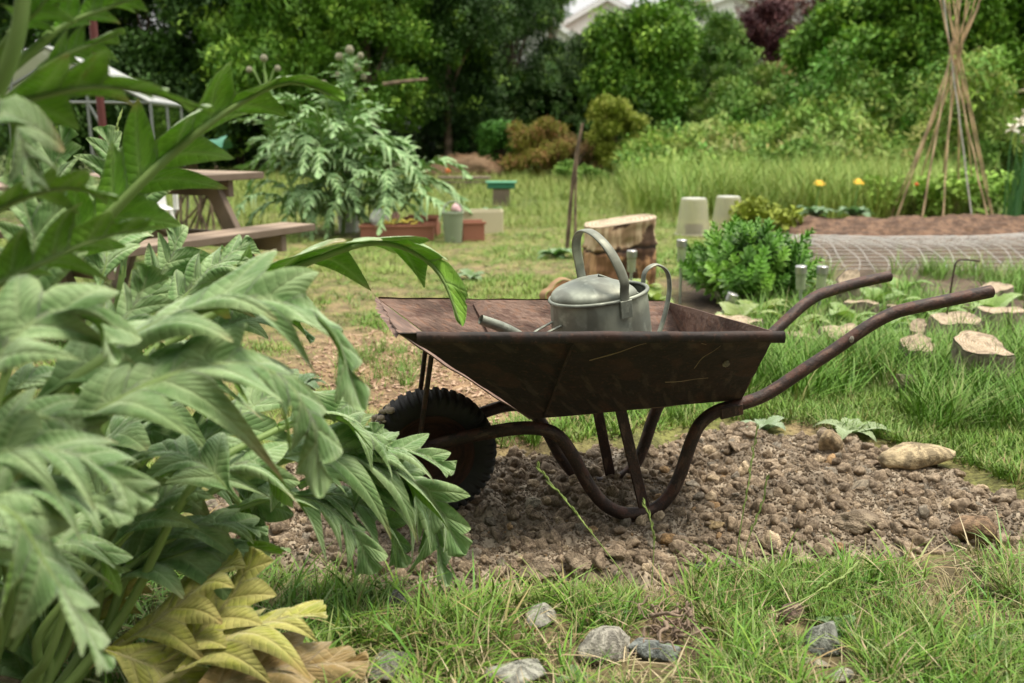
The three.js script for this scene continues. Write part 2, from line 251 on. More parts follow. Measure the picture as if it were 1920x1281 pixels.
// dug soil: one lumpy sheet that dips under the grass at its edge
const soilH = (x, z) => { const m = sst(-0.03, 0.10, inSoil(x, z)); return m * (-0.016 + (fbm(x * 4, z * 4, 51, 3) - 0.4) * 0.045 + Math.pow(fbm(x * 17, z * 17, 53, 3), 2) * 0.06 + (vn(x * 60, z * 60, 55) - 0.5) * 0.010) - (1 - m) * 0.06; };
{
  const X0 = -1.0, X1 = 1.85, Z0 = -3.22, Z1 = -1.72;
  structure('dug_soil', grid(330, 176, (u, v) => { const x = lerp(X0, X1, u), z = lerp(Z1, Z0, v); return [x, soilH(x, z), z]; }, (u, v) => [lerp(X0, X1, u), lerp(Z1, Z0, v)]), M.soil);
}
const STONES = [[0.185, -1.63, 0.07], [0.27, -1.625, 0.065], [0.015, -1.545, 0.075], [0.615, -1.655, 0.055], [0.575, -1.76, 0.04], [0.575, -1.6, 0.035], [0.615, -1.55, 0.04], [0.065, -1.745, 0.05], [-0.235, -1.8, 0.045], [-0.235, -1.565, 0.06], [0.32, -1.7, 0.09]];
const onStone = (x, z, h = 0.05) => STONES.some(([a, b, r]) => { const dz = z - b, dx = x - a; return Math.hypot(dx, dz < 0 ? dz : Math.max(0, dz - h)) < r; });
const top = (x, z) => Math.max(gh(x, z), inSoil(x, z) > -0.05 ? soilH(x, z) : -9);

// scattered stuff: many copies of one shape
const D = new THREE.Object3D();
function scatter(name, label, geo, mat, list) {
  const m = new THREE.InstancedMesh(geo, mat, list.length), c = new THREE.Color(); m.name = name;
  list.forEach((q, i) => { D.position.set(q.p[0], q.p[1], q.p[2]); D.rotation.set(q.rx ?? 0, q.ry ?? rnd() * 6.28, q.rz ?? 0); const s = q.s ?? 1; Array.isArray(s) ? D.scale.set(...s) : D.scale.set(s, s, s); D.updateMatrix(); m.setMatrixAt(i, D.matrix); if (q.c) m.setColorAt(i, c.setRGB(...q.c)); });
  m.castShadow = m.receiveShadow = true; scene.add(m); return tag(m, label, null, null, 'stuff');
}
function bladeInto(a, x, z, h, w, lean, dir, curl, y0 = 0, seg = 3) {   // one grass blade: a curved, folded, tapering strip
  const cx = Math.cos(dir), cz = Math.sin(dir), base = a.pos.length / 3, sx = -cz, sz = cx;
  for (let i = 0; i <= seg; i++) {
    const t = i / seg, ang = lean + curl * t, r = h * (Math.sin(ang) * t), y = h * t * Math.cos(ang * 0.8), ww = w * (1 - Math.pow(t, 1.6)) * (i === 0 ? 0.8 : 1) * 0.5;
    const px = x + cx * r, pz = z + cz * r;
    if (i === seg) { a.pos.push(px, y0 + y, pz); } else { a.pos.push(px + sx * ww, y0 + y, pz + sz * ww, px - sx * ww, y0 + y + ww * 0.3, pz - sz * ww); }
  }
  for (let i = 0; i < seg - 1; i++) { const b = base + i * 2; a.idx.push(b, b + 1, b + 2, b + 2, b + 1, b + 3); }
  const b = base + (seg - 1) * 2; a.idx.push(b, b + 1, b + 2);
}
function finish(a) { const g = new THREE.BufferGeometry(); g.setAttribute('position', new THREE.Float32BufferAttribute(a.pos, 3)); g.setIndex(a.idx); g.computeVertexNormals(); return g; }
function tuft(n, rad, h0, h1, w, lean0, lean1, curl, seg = 3) { const a = { pos: [], idx: [] }; for (let i = 0; i < n; i++) { const q = Math.sqrt(rnd()) * rad, t = rnd() * 6.28; bladeInto(a, Math.cos(t) * q, Math.sin(t) * q, rr(h0, h1), w * rr(0.7, 1.2), rr(lean0, lean1), t + rr(-0.9, 0.9), rr(0.1, curl), 0, seg); } return finish(a); }
const grassC = (k = 1) => { const t = rnd(), q = rnd(); let c = mix3([0.085, 0.205, 0.02], [0.18, 0.31, 0.045], t); if (q < 0.10) c = [0.33, 0.30, 0.13]; else if (q < 0.22) c = [0.23, 0.30, 0.10]; return c.map((v) => v * k * rr(0.85, 1.15)); };

// grass in the front, and around the dug soil
reseed(7);
{
  const L = []; let g;
  for (let i = 0; i < 9000; i++) {
    const z = -rr(1.25, 2.25), x = rr(-1.0, 1.25) * (-z / 1.9) * 1.05; const d = inSoil(x, z);
    const front = z > -2.2 && (d < -0.015 || (d < 0.05 && rnd() < 0.14)); if (!front) continue;
    if (onStone(x, z, 0.035)) continue; const pat = fbm(x * 5 + 9, z * 5, 61, 3); if (pat < 0.40 && rnd() < 0.8) continue;
    const edge = d > -0.08 ? 0.75 : 1, left = sst(0.25, -0.35, x);
    const dry = pat < 0.47 && rnd() < 0.5;
    L.push({ p: [x, gh(x, z) - 0.004, z], s: rr(0.55, 1.15) * edge * (1 + 0.35 * left * rnd()), rx: rr(-0.25, 0.25), rz: rr(-0.25, 0.25), c: dry ? [0.34, 0.30, 0.15] : grassC(1) });
  }
  reseed(8); g = tuft(8, 0.014, 0.03, 0.085, 0.0036, 0.1, 1.05, 1.1, 4);
  scatter('front_grass', 'short tangled grass in front of the dug soil', g, M.blade, L);
}
// longer arching blades mixed into the front grass
reseed(107);
{
  const L = [];
  for (let i = 0; i < 2600; i++) {
    const z = -rr(1.25, 2.2), x = rr(-1.0, 1.25) * (-z / 1.9) * 1.05, d = inSoil(x, z); if (d > (rnd() < 0.1 ? 0.05 : -0.01)) continue;
    if (onStone(x, z, 0.1)) continue; const left = sst(0.15, -0.3, x), pat = fbm(x * 4 + 2, z * 4, 64, 3); if (pat < 0.46 && rnd() > left * 0.5) continue;
    L.push({ p: [x, gh(x, z) - 0.004, z], s: rr(0.55, 1.1) * (1 + 0.3 * left), rx: rr(-0.35, 0.35), rz: rr(-0.35, 0.35), c: grassC(1.1) });
  }
  reseed(108); scatter('arching_grass', 'longer arching grass blades in front of the dug soil', tuft(5, 0.012, 0.06, 0.135, 0.0052, 0.15, 1.1, 1.2, 5), M.blade, L);
}
// trodden lawn behind the wheelbarrow
reseed(9);
{
  const L = [];
  for (let i = 0; i < 60000; i++) {
    const z = -(2.55 + 9.5 * Math.pow(rnd(), 1.5)), x = rr(-0.62, 0.62) * -z * 1.02; if (inSoil(x, z) > -0.03) continue;
    if (inBed(x, z) > 0) continue;
    const b = bare(x, z); if (rnd() < b * 0.85) continue;
    const pale = fbm(x * 1.2, z * 1.2, 71, 3), s = rr(0.6, 1.3) * (1 - 0.35 * b) * lerp(0.75, 1.3, sst(0.35, 0.65, fbm(x * 1.7 + 4, z * 1.7, 73, 2)));
    L.push({ p: [x, gh(x, z) - 0.004, z], s, rx: rr(-0.2, 0.2), rz: rr(-0.2, 0.2), c: mix3(grassC(1.1), [0.26, 0.345, 0.075], sst(0.3, 0.7, pale) * 0.7) });
  }
  reseed(10); scatter('lawn_grass', 'patchy trodden lawn behind the wheelbarrow', tuft(9, 0.03, 0.018, 0.05, 0.004, 0.2, 1.1, 0.9, 3), M.blade, L);
}
// lush grass by the log edging, and along the right side
reseed(11);
{
  const L = [], add = (x, z, s, k = 1) => L.push({ p: [x, gh(x, z) - 0.006, z], s, rx: rr(-0.12, 0.12), rz: rr(-0.12, 0.12), c: mix3(grassC(k), [0.11, 0.26, 0.025], 0.4) });
  for (let i = 0; i < 3600; i++) { const x = rr(0.75, 2.7), z = -rr(2.95, 4.6); if (inSoil(x, z) > -0.05) continue; const w = sst(0.5, 0, Math.abs(z + 3.75 + (x - 1.6) * 0.15)) * sst(0.7, 1.1, x); if (rnd() < w * 1.3 * sst(0.35, 0.5, fbm(x * 4, z * 4, 83, 2))) add(x, z, rr(0.55, 1.05)); }
  for (let i = 0; i < 240; i++) { const z = -rr(3.0, 3.5), x = -z * rr(0.45, 0.6); add(x, z, rr(0.5, 1.0)); }
  for (let i = 0; i < 1900; i++) { const x = rr(1.2, 4), z = -rr(4.3, 6.5); if (fbm(x * 3, z * 3, 85, 2) > 0.47) add(x, z, rr(0.35, 1.0), 1.1); }
  for (let i = 0; i < 60; i++) { const a = rnd() * 6.28, q = rnd() * 0.12; add(0.03 + Math.cos(a) * q, -2.95 + Math.sin(a) * q, rr(0.3, 0.55)); }
  for (let i = 0; i < 160; i++) { const x = rr(0.15, 0.75), z = -rr(3.1, 3.4); add(x, z, rr(0.25, 0.5)); }
  for (let i = 0; i < 120; i++) { const x = rr(-0.75, -0.4), z = -rr(3.5, 4.2); if (fbm(x * 5, z * 5, 86, 2) > 0.5) add(x, z, rr(0.25, 0.5)); }
  reseed(12); scatter('lush_grass', 'tall lush grass growing along the log edging', tuft(9, 0.03, 0.11, 0.30, 0.0075, 0.05, 0.7, 0.9, 5), M.blade, L);
}
// short bright turf at the right of the dug soil
reseed(13);
{
  const L = [];
  for (let i = 0; i < 5200; i++) { const x = rr(0.7, 2.4), z = -rr(2.35, 3.7); if (inSoil(x, z) > -0.02) continue; L.push({ p: [x, gh(x, z) - 0.004, z], s: rr(0.7, 1.3), rx: rr(-0.3, 0.3), rz: rr(-0.3, 0.3), c: mix3(grassC(1.05), [0.2, 0.29, 0.07], 0.35) }); }
  reseed(14); scatter('side_turf', 'short bright turf beside the dug soil', tuft(8, 0.018, 0.025, 0.07, 0.0042, 0.15, 1.0, 1.0, 4), M.blade, L);
}
// meadow grass behind the garden
reseed(15);
{
  const L = [];
  for (let i = 0; i < 5200; i++) {
    const z = -rr(10.2, 19), x = rr(0.02, 0.46) * -z + rr(-0.5, 0.5); const edge = sst(0.1, 0.2, x / -z) * sst(10.0, 11.5, -z + (x - 3) * 0.2); if (rnd() > edge) continue;
    L.push({ p: [x, gh(x, z), z], s: rr(0.6, 1.15) * (z < -13.5 ? 0.8 : 1), c: mix3([0.15, 0.27, 0.03], [0.30, 0.37, 0.09], rnd()).map((v) => v * rr(0.85, 1.15)) });
  }
  reseed(16); scatter('meadow_grass', 'long unmown grass behind the vegetable beds', tuft(16, 0.12, 0.25, 0.85, 0.010, 0.02, 0.4, 0.8, 4), M.blade, L);
  const S = []; reseed(17);
  for (let i = 0; i < 5000; i++) { const z = -rr(9.5, 22), x = rr(-0.42, 0.2) * -z; S.push({ p: [x, gh(x, z), z], s: rr(0.5, 1.3) * lerp(0.6, 1.1, sst(11, 17, -z)), c: mix3([0.15, 0.25, 0.03], [0.31, 0.34, 0.10], rnd()) }); }
  reseed(18); scatter('rough_grass', 'rough half-long grass at the back of the lawn', tuft(14, 0.10, 0.08, 0.25, 0.009, 0.05, 0.6, 0.7, 3), M.blade, S);
}
// dry straw and thatch lying between the blades
reseed(121);
{
  const L = [];
  for (let i = 0; i < 1500; i++) { const z = -rr(1.3, 2.2), x = rr(-1.0, 1.25) * (-z / 1.9) * 1.05; if (inSoil(x, z) > 0.03) continue; if (fbm(x * 5 + 9, z * 5, 61, 3) > 0.55 && rnd() < 0.7) continue; const t = rnd(); L.push({ p: [x, gh(x, z) + rr(0.0, 0.02), z], s: rr(0.6, 1.3), rx: rr(-0.3, 0.3), rz: rr(-0.3, 0.3), c: mix3([0.30, 0.22, 0.12], [0.50, 0.43, 0.27], t) }); }
  reseed(122); scatter('dry_thatch', 'dry straw coloured blades lying in the front grass', tuft(2, 0.02, 0.03, 0.10, 0.003, 1.2, 1.5, 0.3, 4), M.blade, L);
}
// crumbs and clods of the dug soil
reseed(19);
{
  const L = [];
  for (let i = 0; i < 100000; i++) {
    const x = rr(-1.0, 1.75), z = -rr(1.8, 3.2), d = inSoil(x, z); if (d < -0.03) continue;
    const big = Math.pow(rnd(), 38), s = 0.0016 + 0.0022 * rnd() + 0.020 * big, q = rnd(), n = fbm(x * 3, z * 3, 91, 2);
    if (big < 0.5 && n < 0.4 && rnd() < 0.35) continue;
    let c = mix3([0.85, 0.8, 0.76], [1.35, 1.27, 1.18], rnd()); if (q < 0.06) c = [1.9, 1.82, 1.65]; else if (q < 0.08) c = [1.5, 1.2, 0.85]; else if (q < 0.15) c = [0.95, 1.0, 1.05];
    L.push({ p: [x, soilH(x, z) + s * rr(-0.1, 0.45), z], s: [s * rr(0.8, 1.3), s * rr(0.6, 1), s * rr(0.8, 1.2)], rx: rr(0, 6), rz: rr(0, 6), c });
  }
  const n = [[], [], [], []]; L.forEach((q, i) => n[i % 4].push(q));
  n.forEach((l, i) => scatter(['soil_crumbs', 'soil_clods', 'soil_lumps', 'soil_fragments'][i], ['fine crumbs of dug soil under the wheelbarrow', 'rounded clods of dug soil under the wheelbarrow', 'angular lumps of dug soil under the wheelbarrow', 'broken fragments of dug soil under the wheelbarrow'][i], rock(1, 31 + i * 7, 3, 0.6, [1, 0.85, 1], i % 2 ? 6 : 2), M.clod, l));
}
// wood chips on the path behind the wheel
reseed(21);
{
  const L = [];
  for (let i = 0; i < 9000; i++) { const x = rr(-1.5, 0.9), z = -rr(2.85, 5.2); if (inSoil(x, z) > 0.02 || rnd() > chips(x, z) * 1.1) continue; const t = rnd(); L.push({ p: [x, gh(x, z) + rr(0, 0.006), z], s: [rr(0.4, 1.5), 1, rr(0.5, 1.4)], rx: rr(-0.4, 0.4), rz: rr(-0.4, 0.4), c: mix3([0.22, 0.13, 0.08], [0.55, 0.40, 0.28], t) }); }
  scatter('wood_chips', 'tan wood chips strewn on the path behind the wheel', box(0.022, 0.004, 0.009, 0, 0, 0, 0.001), std({ color: 0xffffff, roughness: 0.9 }), L);
}
M.earthClod = std({ map: rep(T.soil, 5), bumpMap: rep(T.soilB, 7), bumpScale: 0.006, vertexColors: true, roughness: 1 });
// ---------------------------------------------------------------- stones and rubble in the front
function stone(name, label, p, r, sq, seed, col, turn = 0, facet = 6, det = 5, category = 'stone', group) {
  const cl = category === 'clod' || /clod/.test(name); if (cl) r *= 0.75; const g = colored(rock(r, seed, det, cl ? 0.6 : 0.22, sq, cl ? 3 : facet + 4), cl ? (category === 'clod' ? col.map((v) => v * 1.9) : [0.85, 0.82, 0.78]) : col), m = solo(name, g, cl ? M.earthClod : M.stone, label, category, [p[0], top(p[0], p[2] ?? p[1]) + r * sq[1] * 0.42, p[2] ?? p[1]], group); m.rotation.y = turn; return m;
}
stone('concrete_rubble', 'pale grey rough chunk of concrete rubble with a brick trace on top, in front grass', [0.185, -1.63], 0.056, [1.15, 0.75, 0.8], 3, [0.55, 0.53, 0.49], 0.4);
stone('slate_chunk', 'blue-grey angular stone slab leaning beside the concrete rubble', [0.27, -1.625], 0.052, [1.2, 0.5, 0.7], 5, [0.36, 0.40, 0.41], -0.3, 9);
stone('flat_stone', 'flat whitish stone lying deep in the front grass', [0.015, -1.545], 0.06, [1.25, 0.5, 0.8], 7, [0.55, 0.56, 0.52], 0.2);
stone('mortar_lump', 'greenish grey mortar lump with a red brick crumb stuck on it', [0.615, -1.655], 0.042, [1.1, 0.9, 0.8], 9, [0.42, 0.45, 0.42], 0.7);
stone('brick_fragment', 'brown broken brick corner tilted in the grass', [0.575, -1.76], 0.036, [1.1, 0.8, 0.7], 11, [0.34, 0.24, 0.20], 0.5, 10);
stone('brick_crumb', 'small red brick crumb on the mortar lump', [0.595, -1.685], 0.014, [1, 0.8, 1], 13, [0.42, 0.16, 0.10], 0, 5, 3);
stone('pale_chip', 'long cream stone chip lying before the mortar lump', [0.575, -1.60], 0.024, [1.5, 0.35, 0.6], 15, [0.62, 0.57, 0.47], -0.5, 8, 4);
stone('white_flint', 'small white flint at the foot of the front grass', [0.615, -1.55], 0.026, [1, 0.5, 0.9], 17, [0.66, 0.64, 0.58], 0.3, 7, 4);
stone('speckled_rubble', 'crumbly speckled white rubble piece among grass by the soil edge', [0.065, -1.745], 0.038, [1.2, 0.6, 0.9], 19, [0.56, 0.56, 0.52], 0.9);
stone('brick_chip', 'tiny orange brick chip beside the speckled rubble', [0.035, -1.70], 0.013, [1.2, 0.8, 0.8], 21, [0.5, 0.22, 0.12], 0.2, 5, 3);
stone('grey_cobble', 'dull grey cobble half hidden in dark grass under the leaves', [-0.235, -1.80], 0.036, [0.9, 0.9, 0.8], 23, [0.25, 0.25, 0.24], 0.2);
stone('mossy_stone', 'low pale stone beside the dry curled leaf', [-0.235, -1.565], 0.05, [1.2, 0.5, 0.8], 25, [0.42, 0.43, 0.38], 1.2);
stone('tan_boulder', 'large flat sandy yellow rock at the far edge of the soil', [1.235, -2.70], 0.105, [1.3, 0.42, 0.8], 27, [0.62, 0.50, 0.33], 0.35);
stone('ochre_stone', 'upright ochre stone standing in soil below the leafy weeds', [1.0, -2.78], 0.048, [0.9, 1.0, 0.8], 29, [0.47, 0.36, 0.23], 0.2);
stone('brown_clod', 'big brown earth clod capping the ochre stone', [1.02, -2.86], 0.055, [1.1, 0.9, 0.9], 31, [0.30, 0.235, 0.185], 1.1, 3);
stone('sandstone_lump', 'rounded buff stone half sunk near the tan boulder', [1.02, -2.52], 0.05, [1.3, 0.5, 0.9], 33, [0.42, 0.35, 0.27], 0.6, 3);
stone('dark_clod', 'dark earth clod on the soil beyond the tan boulder', [1.36, -2.40], 0.045, [1.1, 0.85, 1], 35, [0.24, 0.19, 0.15], 0.6, 2);
stone('rusty_rock', 'rust stained rock at the corner of the dug soil', [1.16, -2.16], 0.06, [1.3, 0.6, 0.9], 37, [0.33, 0.22, 0.14], 0.1, 6);
stone('ridge_clod', 'wide earth clod on the near lip of the dug soil', [0.87, -2.22], 0.062, [1.3, 0.6, 0.9], 39, [0.36, 0.285, 0.22], -0.2, 3);
stone('cream_stone', 'cream angular pebble near the wheel', [0.06, -2.36], 0.026, [1, 0.8, 0.9], 41, [0.58, 0.52, 0.42], 0.5, 8, 4);
stone('gold_pebble', 'golden flat pebble on the soil under the leg tube', [0.52, -2.22], 0.026, [1.3, 0.7, 0.8], 43, [0.5, 0.38, 0.22], 0.4, 6, 4);
stone('chalk_pebble', 'white chalky pebble on the soil below the lobed leaf', [-0.19, -2.06], 0.022, [1, 0.8, 0.9], 45, [0.66, 0.62, 0.52], 0.2, 6, 4);
stone('buff_pebble', 'buff pebble at the grassy soil edge below the lobed leaf tips', [-0.385, -1.96], 0.020, [1.1, 0.8, 0.8], 47, [0.52, 0.44, 0.34], 0.8, 5, 4);
stone('near_clod', 'broad brown clod at the grass edge of the dug soil', [0.07, -1.95], 0.052, [1.2, 0.7, 1], 49, [0.33, 0.27, 0.21], 0.4, 2);
stone('twin_clod', 'round earth clod against the broad brown clod', [0.15, -1.97], 0.042, [1, 0.8, 1], 51, [0.30, 0.245, 0.19], 1.4, 2);
stone('split_stone', 'yellow split stone on the near soil edge', [0.70, -2.06], 0.03, [1.2, 0.55, 0.9], 53, [0.58, 0.49, 0.34], 0.3, 8, 4);
stone('orange_stone', 'orange brown block in the soil right of the long seed head', [0.38, -2.13], 0.028, [0.9, 1, 0.9], 55, [0.45, 0.29, 0.15], 0.2, 8, 4);
stone('round_pebble', 'smooth dark grey pebble by the tufted grass stems', [0.44, -2.02], 0.017, [1, 0.8, 1], 57, [0.2, 0.2, 0.19], 0, 0, 3);
reseed(77);
for (let i = 0; i < 46; i++) {
  const x = rr(-0.7, 1.5), z = -rr(1.95, 2.95); if (inSoil(x, z) < 0.04 || Math.abs(x + 0.08) < 0.16 && Math.abs(z + 2.33) < 0.2) continue;
  const r = rr(0.012, 0.032), w = rnd(), c = mix3([0.38, 0.35, 0.33], [0.56, 0.53, 0.5], rnd());
  stone('soil_clod', 'loose earth clod lying on the dug soil around the wheelbarrow', [x, z], r, [rr(0.9, 1.3), rr(0.6, 0.95), rr(0.8, 1.1)], 60 + i, c, rr(0, 6), w < 0.4 ? 6 : 2, 4, 'clod', 'loose clods on the dug soil');
}
// dry curled weed lying in the front grass
{
  const t = thing('dead_weed', 'dry brown shrivelled weed with curled roots lying in the grass', 'dead plant', [0.32, gh(0.32, -1.7), -1.7]); reseed(5);
  const mm = std({ color: lin(0.26, 0.195, 0.145), roughness: 1, bumpMap: rep(T.barkB, 8), bumpScale: 0.004 });
  for (let i = 0; i < 34; i++) {
    const p = [], a0 = rr(-3, 3), l = rr(0.04, 0.13); let x = rr(-0.06, 0.05), y = rr(0.01, 0.04), z = rr(-0.04, 0.05), a = a0;
    for (let k = 0; k < 7; k++) { p.push([x, y, z]); a += rr(-1.0, 1.0); x += Math.cos(a) * l / 6; z += Math.sin(a) * l / 6; y = Math.max(0.006, y + rr(-0.016, 0.017)); }
    const w = i % 5 ? rr(0.0012, 0.0035) : rr(0.004, 0.007); part('root', tube(p, (q) => w * (1 - 0.75 * q) * (0.75 + 0.5 * vn(q * 9, i)), 14, 7), mm, t);
  }
}

// ---------------------------------------------------------------- wheelbarrow. Local axes: x along (handles +), y up, z towards the near side (-v)
const OB = [0.336, 0, -2.287], TB = 12 * Math.PI / 180;
const barrow = thing('wheelbarrow', 'old rusty brown metal wheelbarrow standing on dug soil', 'wheelbarrow', OB, TB);
{
  const P = (u, w, v) => [u, w, -v];
  const rim = { NF: P(-0.632, 0.568, -0.19), NR: P(0.255, 0.531, -0.19), FF: P(-0.633, 0.53, 0.45), FR: P(0.229, 0.49, 0.45) };
  const bot = { NF: P(-0.296, 0.292, 0.0), NR: P(0.268, 0.308, 0.0), FF: P(-0.296, 0.275, 0.28), FR: P(0.265, 0.291, 0.28) };
  const B3 = (a, b, t) => [lerp(a[0], b[0], t), lerp(a[1], b[1], t), lerp(a[2], b[2], t)];
  function panel(a, b, c, d, seed, nu = 60, nv = 28, bulge = 0.006, ragged = 0) {   // a-b top edge, d-c bottom edge; 3 mm sheet
    const e1 = V3(b[0] - a[0], b[1] - a[1], b[2] - a[2]), e2 = V3(d[0] - a[0], d[1] - a[1], d[2] - a[2]), n = e1.clone().cross(e2).normalize();
    const lu = e1.length(), lv = V3(d[0] - a[0], d[1] - a[1], d[2] - a[2]).length();
    const f = (off) => (u, v) => {
      const vv = ragged && v < 0.001 ? -ragged * (vn(u * 26, seed, 3) - 0.3) - ragged * 0.6 * (vn(u * 70, seed, 4) - 0.5) : v;
      const p = B3(B3(a, b, u), B3(d, c, u), vv), w = Math.sin(Math.PI * u) * Math.sin(Math.PI * clamp(v)) * bulge + (fbm(u * lu * 9, v * lv * 9, seed, 3) - 0.5) * 0.018 * Math.sin(Math.PI * clamp(v * 0.8 + 0.1));
      return [p[0] + n.x * (w + off), p[1] + n.y * (w + off), p[2] + n.z * (w + off)];
    };
    const uvf = (u, v) => [u * lu + seed * 0.37, v * lv + seed * 0.11];
    const g1 = grid(nu, nv, f(0), uvf), g2 = grid(nu, nv, f(0.0026), uvf), edges = [];
    for (const [q, m] of [[(t) => [t, 0], nu], [(t) => [t, 1], nu], [(t) => [0, t], nv], [(t) => [1, t], nv]]) edges.push(grid(m, 1, (t, k) => f(k * 0.0026)(...q(t)), (t, k) => [t * lu, k * 0.003]));
    return mergeGeometries([g1, g2, ...edges]);
  }
  const tray = new THREE.Group(); tray.name = 'tray'; barrow.add(tray);
  part('side_panel', panel(rim.NF, rim.NR, bot.NR, bot.NF, 1), M.paint, tray);
  part('side_panel', panel(rim.FF, rim.FR, bot.FR, bot.FF, 2), M.rust, tray);
  part('front_panel', panel(rim.NF, rim.FF, bot.FF, bot.NF, 3, 50, 30, -0.004, 0.035), M.rust, tray);
  part('rear_panel', panel(rim.NR, rim.FR, bot.FR, bot.NR, 4), M.rust, tray);
  part('bottom_panel', panel(bot.NF, bot.NR, bot.FR, bot.FF, 5, 40, 20, 0), M.rust, tray);
  // folded lip along the near and far rim
  const lip = (a, b, s, o) => { const pr = [[0, 0.003], [0.009 * s, 0.001], [0.013 * s, -0.007], [0.011 * s, -0.021], [0.007 * s, -0.023]]; return grid(70, pr.length - 1, (u, v) => { const k = Math.round(v * (pr.length - 1)), q = B3(a, b, u), j = (fbm(u * 12, k * 0.4, o, 3) - 0.5) * 0.006; return [q[0], q[1] + pr[k][1] + j, q[2] + pr[k][0] + j * 0.5 * s]; }, (u, v) => [u * 0.9, v * 0.04 + o]); };
  part('rim_lip', lip(B3(rim.NF, rim.NR, 0.04), [rim.NR[0] + 0.018, rim.NR[1] - 0.003, rim.NR[2]], 1, 3), M.paint, tray);
  part('rim_lip', lip(rim.FF, rim.FR, -1, 4), M.rust, tray);
  // flared front apron, torn along its edge
  { const g = grid(60, 10, (u, v) => { const p = B3(rim.NF, rim.FF, u), e = 1 + 0.35 * (vn(u * 22, 5, 1) - 0.5) * v + 0.25 * (vn(u * 60, 6, 1) - 0.5) * v, c = Math.sin(Math.PI * u); return [p[0] - 0.016 * v * e * (0.5 + c), p[1] + 0.006 * v * e - 0.018 * v * (1 - u) * (1 - c) + (vn(u * 40, v * 6, 9) - 0.5) * 0.004 * v, p[2]]; }, (u, v) => [u * 0.64, v * 0.04]); part('front_apron', g, M.rust, tray); }
  // seam strips where the tray sheets overlap
  const strip = (a, b, w, n, m) => { const q = tube([a, b], 0.5, 8, 8); q.dispose(); const d = V3(b[0] - a[0], b[1] - a[1], b[2] - a[2]), L = d.length(), g = box(L, w, 0.003, 0, 0, 0, 0.001); const o = new THREE.Matrix4(), X = d.normalize(), Z = V3(...n).normalize(), Y = Z.clone().cross(X).normalize(); Z.copy(X).cross(Y); o.makeBasis(X, Y, Z).setPosition((a[0] + b[0]) / 2, (a[1] + b[1]) / 2, (a[2] + b[2]) / 2); g.applyMatrix4(o); part('seam_strip', g, m, tray); };
  { const nN = [0, -0.6, 0.75], t0 = B3(rim.NF, rim.NR, 0.44), b0 = B3(bot.NF, bot.NR, 0.06); strip([t0[0], t0[1] - 0.028, t0[2] - 0.012 + 0.004], [b0[0], b0[1] + 0.006, b0[2] + 0.006], 0.007, nN, M.paint);
    const t1 = B3(rim.FF, rim.FR, 0.33), b1 = B3(bot.FF, bot.FR, 0.1); strip([t1[0], t1[1] - 0.006, t1[2] + 0.006], [b1[0], b1[1], b1[2] + 0.008], 0.035, [0, 0.6, 0.75], M.rust); }
  // frame: each side one bent tube from the axle, down round the leg, up to the handle
  const side = [[-0.578, 0.205], [-0.5, 0.226], [-0.425, 0.245], [-0.33, 0.264], [-0.265, 0.262], [-0.222, 0.240], [-0.184, 0.185], [-0.142, 0.105], [-0.102, 0.052], [-0.058, 0.022], [-0.012, 0.014], [0.034, 0.020], [0.074, 0.05], [0.104, 0.104], [0.134, 0.2], [0.158, 0.25], [0.203, 0.281], [0.269, 0.296], [0.325, 0.312], [0.372, 0.336], [0.445, 0.382], [0.519, 0.427], [0.59, 0.474], [0.637, 0.502], [0.682, 0.522], [0.728, 0.533], [0.85, 0.553], [0.968, 0.571]];
  for (const s of [0, 1]) {
    const v = (u) => s ? lerp(lerp(0.185, 0.28, sst(-0.58, -0.2, u)), 0.44, sst(0.3, 0.95, u)) : lerp(lerp(0.085, 0.0, sst(-0.58, -0.2, u)), -0.015, sst(0.3, 0.9, u));
    part('frame_tube', tube(side.map(([u, w]) => P(u, w - 0.062 * v(u) - (s && u > -0.25 && u < 0.2 ? 0.004 : 0), v(u))), 0.0172, 220, 18), M.pipe, barrow);
    const b = [P(0.012, 0.022 - 0.062 * v(0), v(0) + (s ? 0.004 : -0.002)), P(-0.056, 0.312 - 0.03 * s, v(0) + (s ? -0.03 : 0.03))];
    const d = V3(b[1][0] - b[0][0], b[1][1] - b[0][1], b[1][2] - b[0][2]), L = d.length(), g = box(0.030, L, 0.006), o = new THREE.Matrix4(), Y = d.normalize(), X = V3(1, 0, 0).addScaledVector(Y, -Y.x).normalize(), Z = X.clone().cross(Y); o.makeBasis(X, Y, Z).setPosition((b[0][0] + b[1][0]) / 2, (b[0][1] + b[1][1]) / 2, (b[0][2] + b[1][2]) / 2); g.applyMatrix4(o);
    part('leg_strut', g, M.pipe, barrow);
    // clamp plate that joins the handle tube to the leg tube
    const cl = box(0.062, 0.030, 0.012, 0, 0, 0, 0.002); cl.rotateZ(0.16); cl.translate(...P(0.236, 0.283 - 0.062 * v(0.236), v(0.236) - 0.014 + s * 0.028)); part('clamp_plate', cl, M.pipe, barrow);
    // thin stay from the axle up to the tray front
    const st = s ? [P(-0.572, 0.19, 0.2), P(-0.545, 0.33, 0.215), P(-0.53, 0.425, 0.225)] : [P(-0.574, 0.20, 0.065), P(-0.552, 0.335, 0.062), P(-0.534, 0.452, 0.058)];
    part('front_stay', tube(st, 0.0065, 12, 8), M.pipe, barrow);
    const bolt = new THREE.CylinderGeometry(0.012, 0.012, 0.008, 6); bolt.rotateX(Math.PI / 2); bolt.translate(...P(-0.535, 0.212, v(-0.535) - 0.019 + s * 0.038)); part('axle_bolt', bolt, M.pipe, barrow);
  }
  // wheel
  const wheel = new THREE.Group(); wheel.name = 'wheel'; wheel.position.set(...P(-0.531, 0.176, 0.135)); wheel.rotation.x = 0.05; barrow.add(wheel);
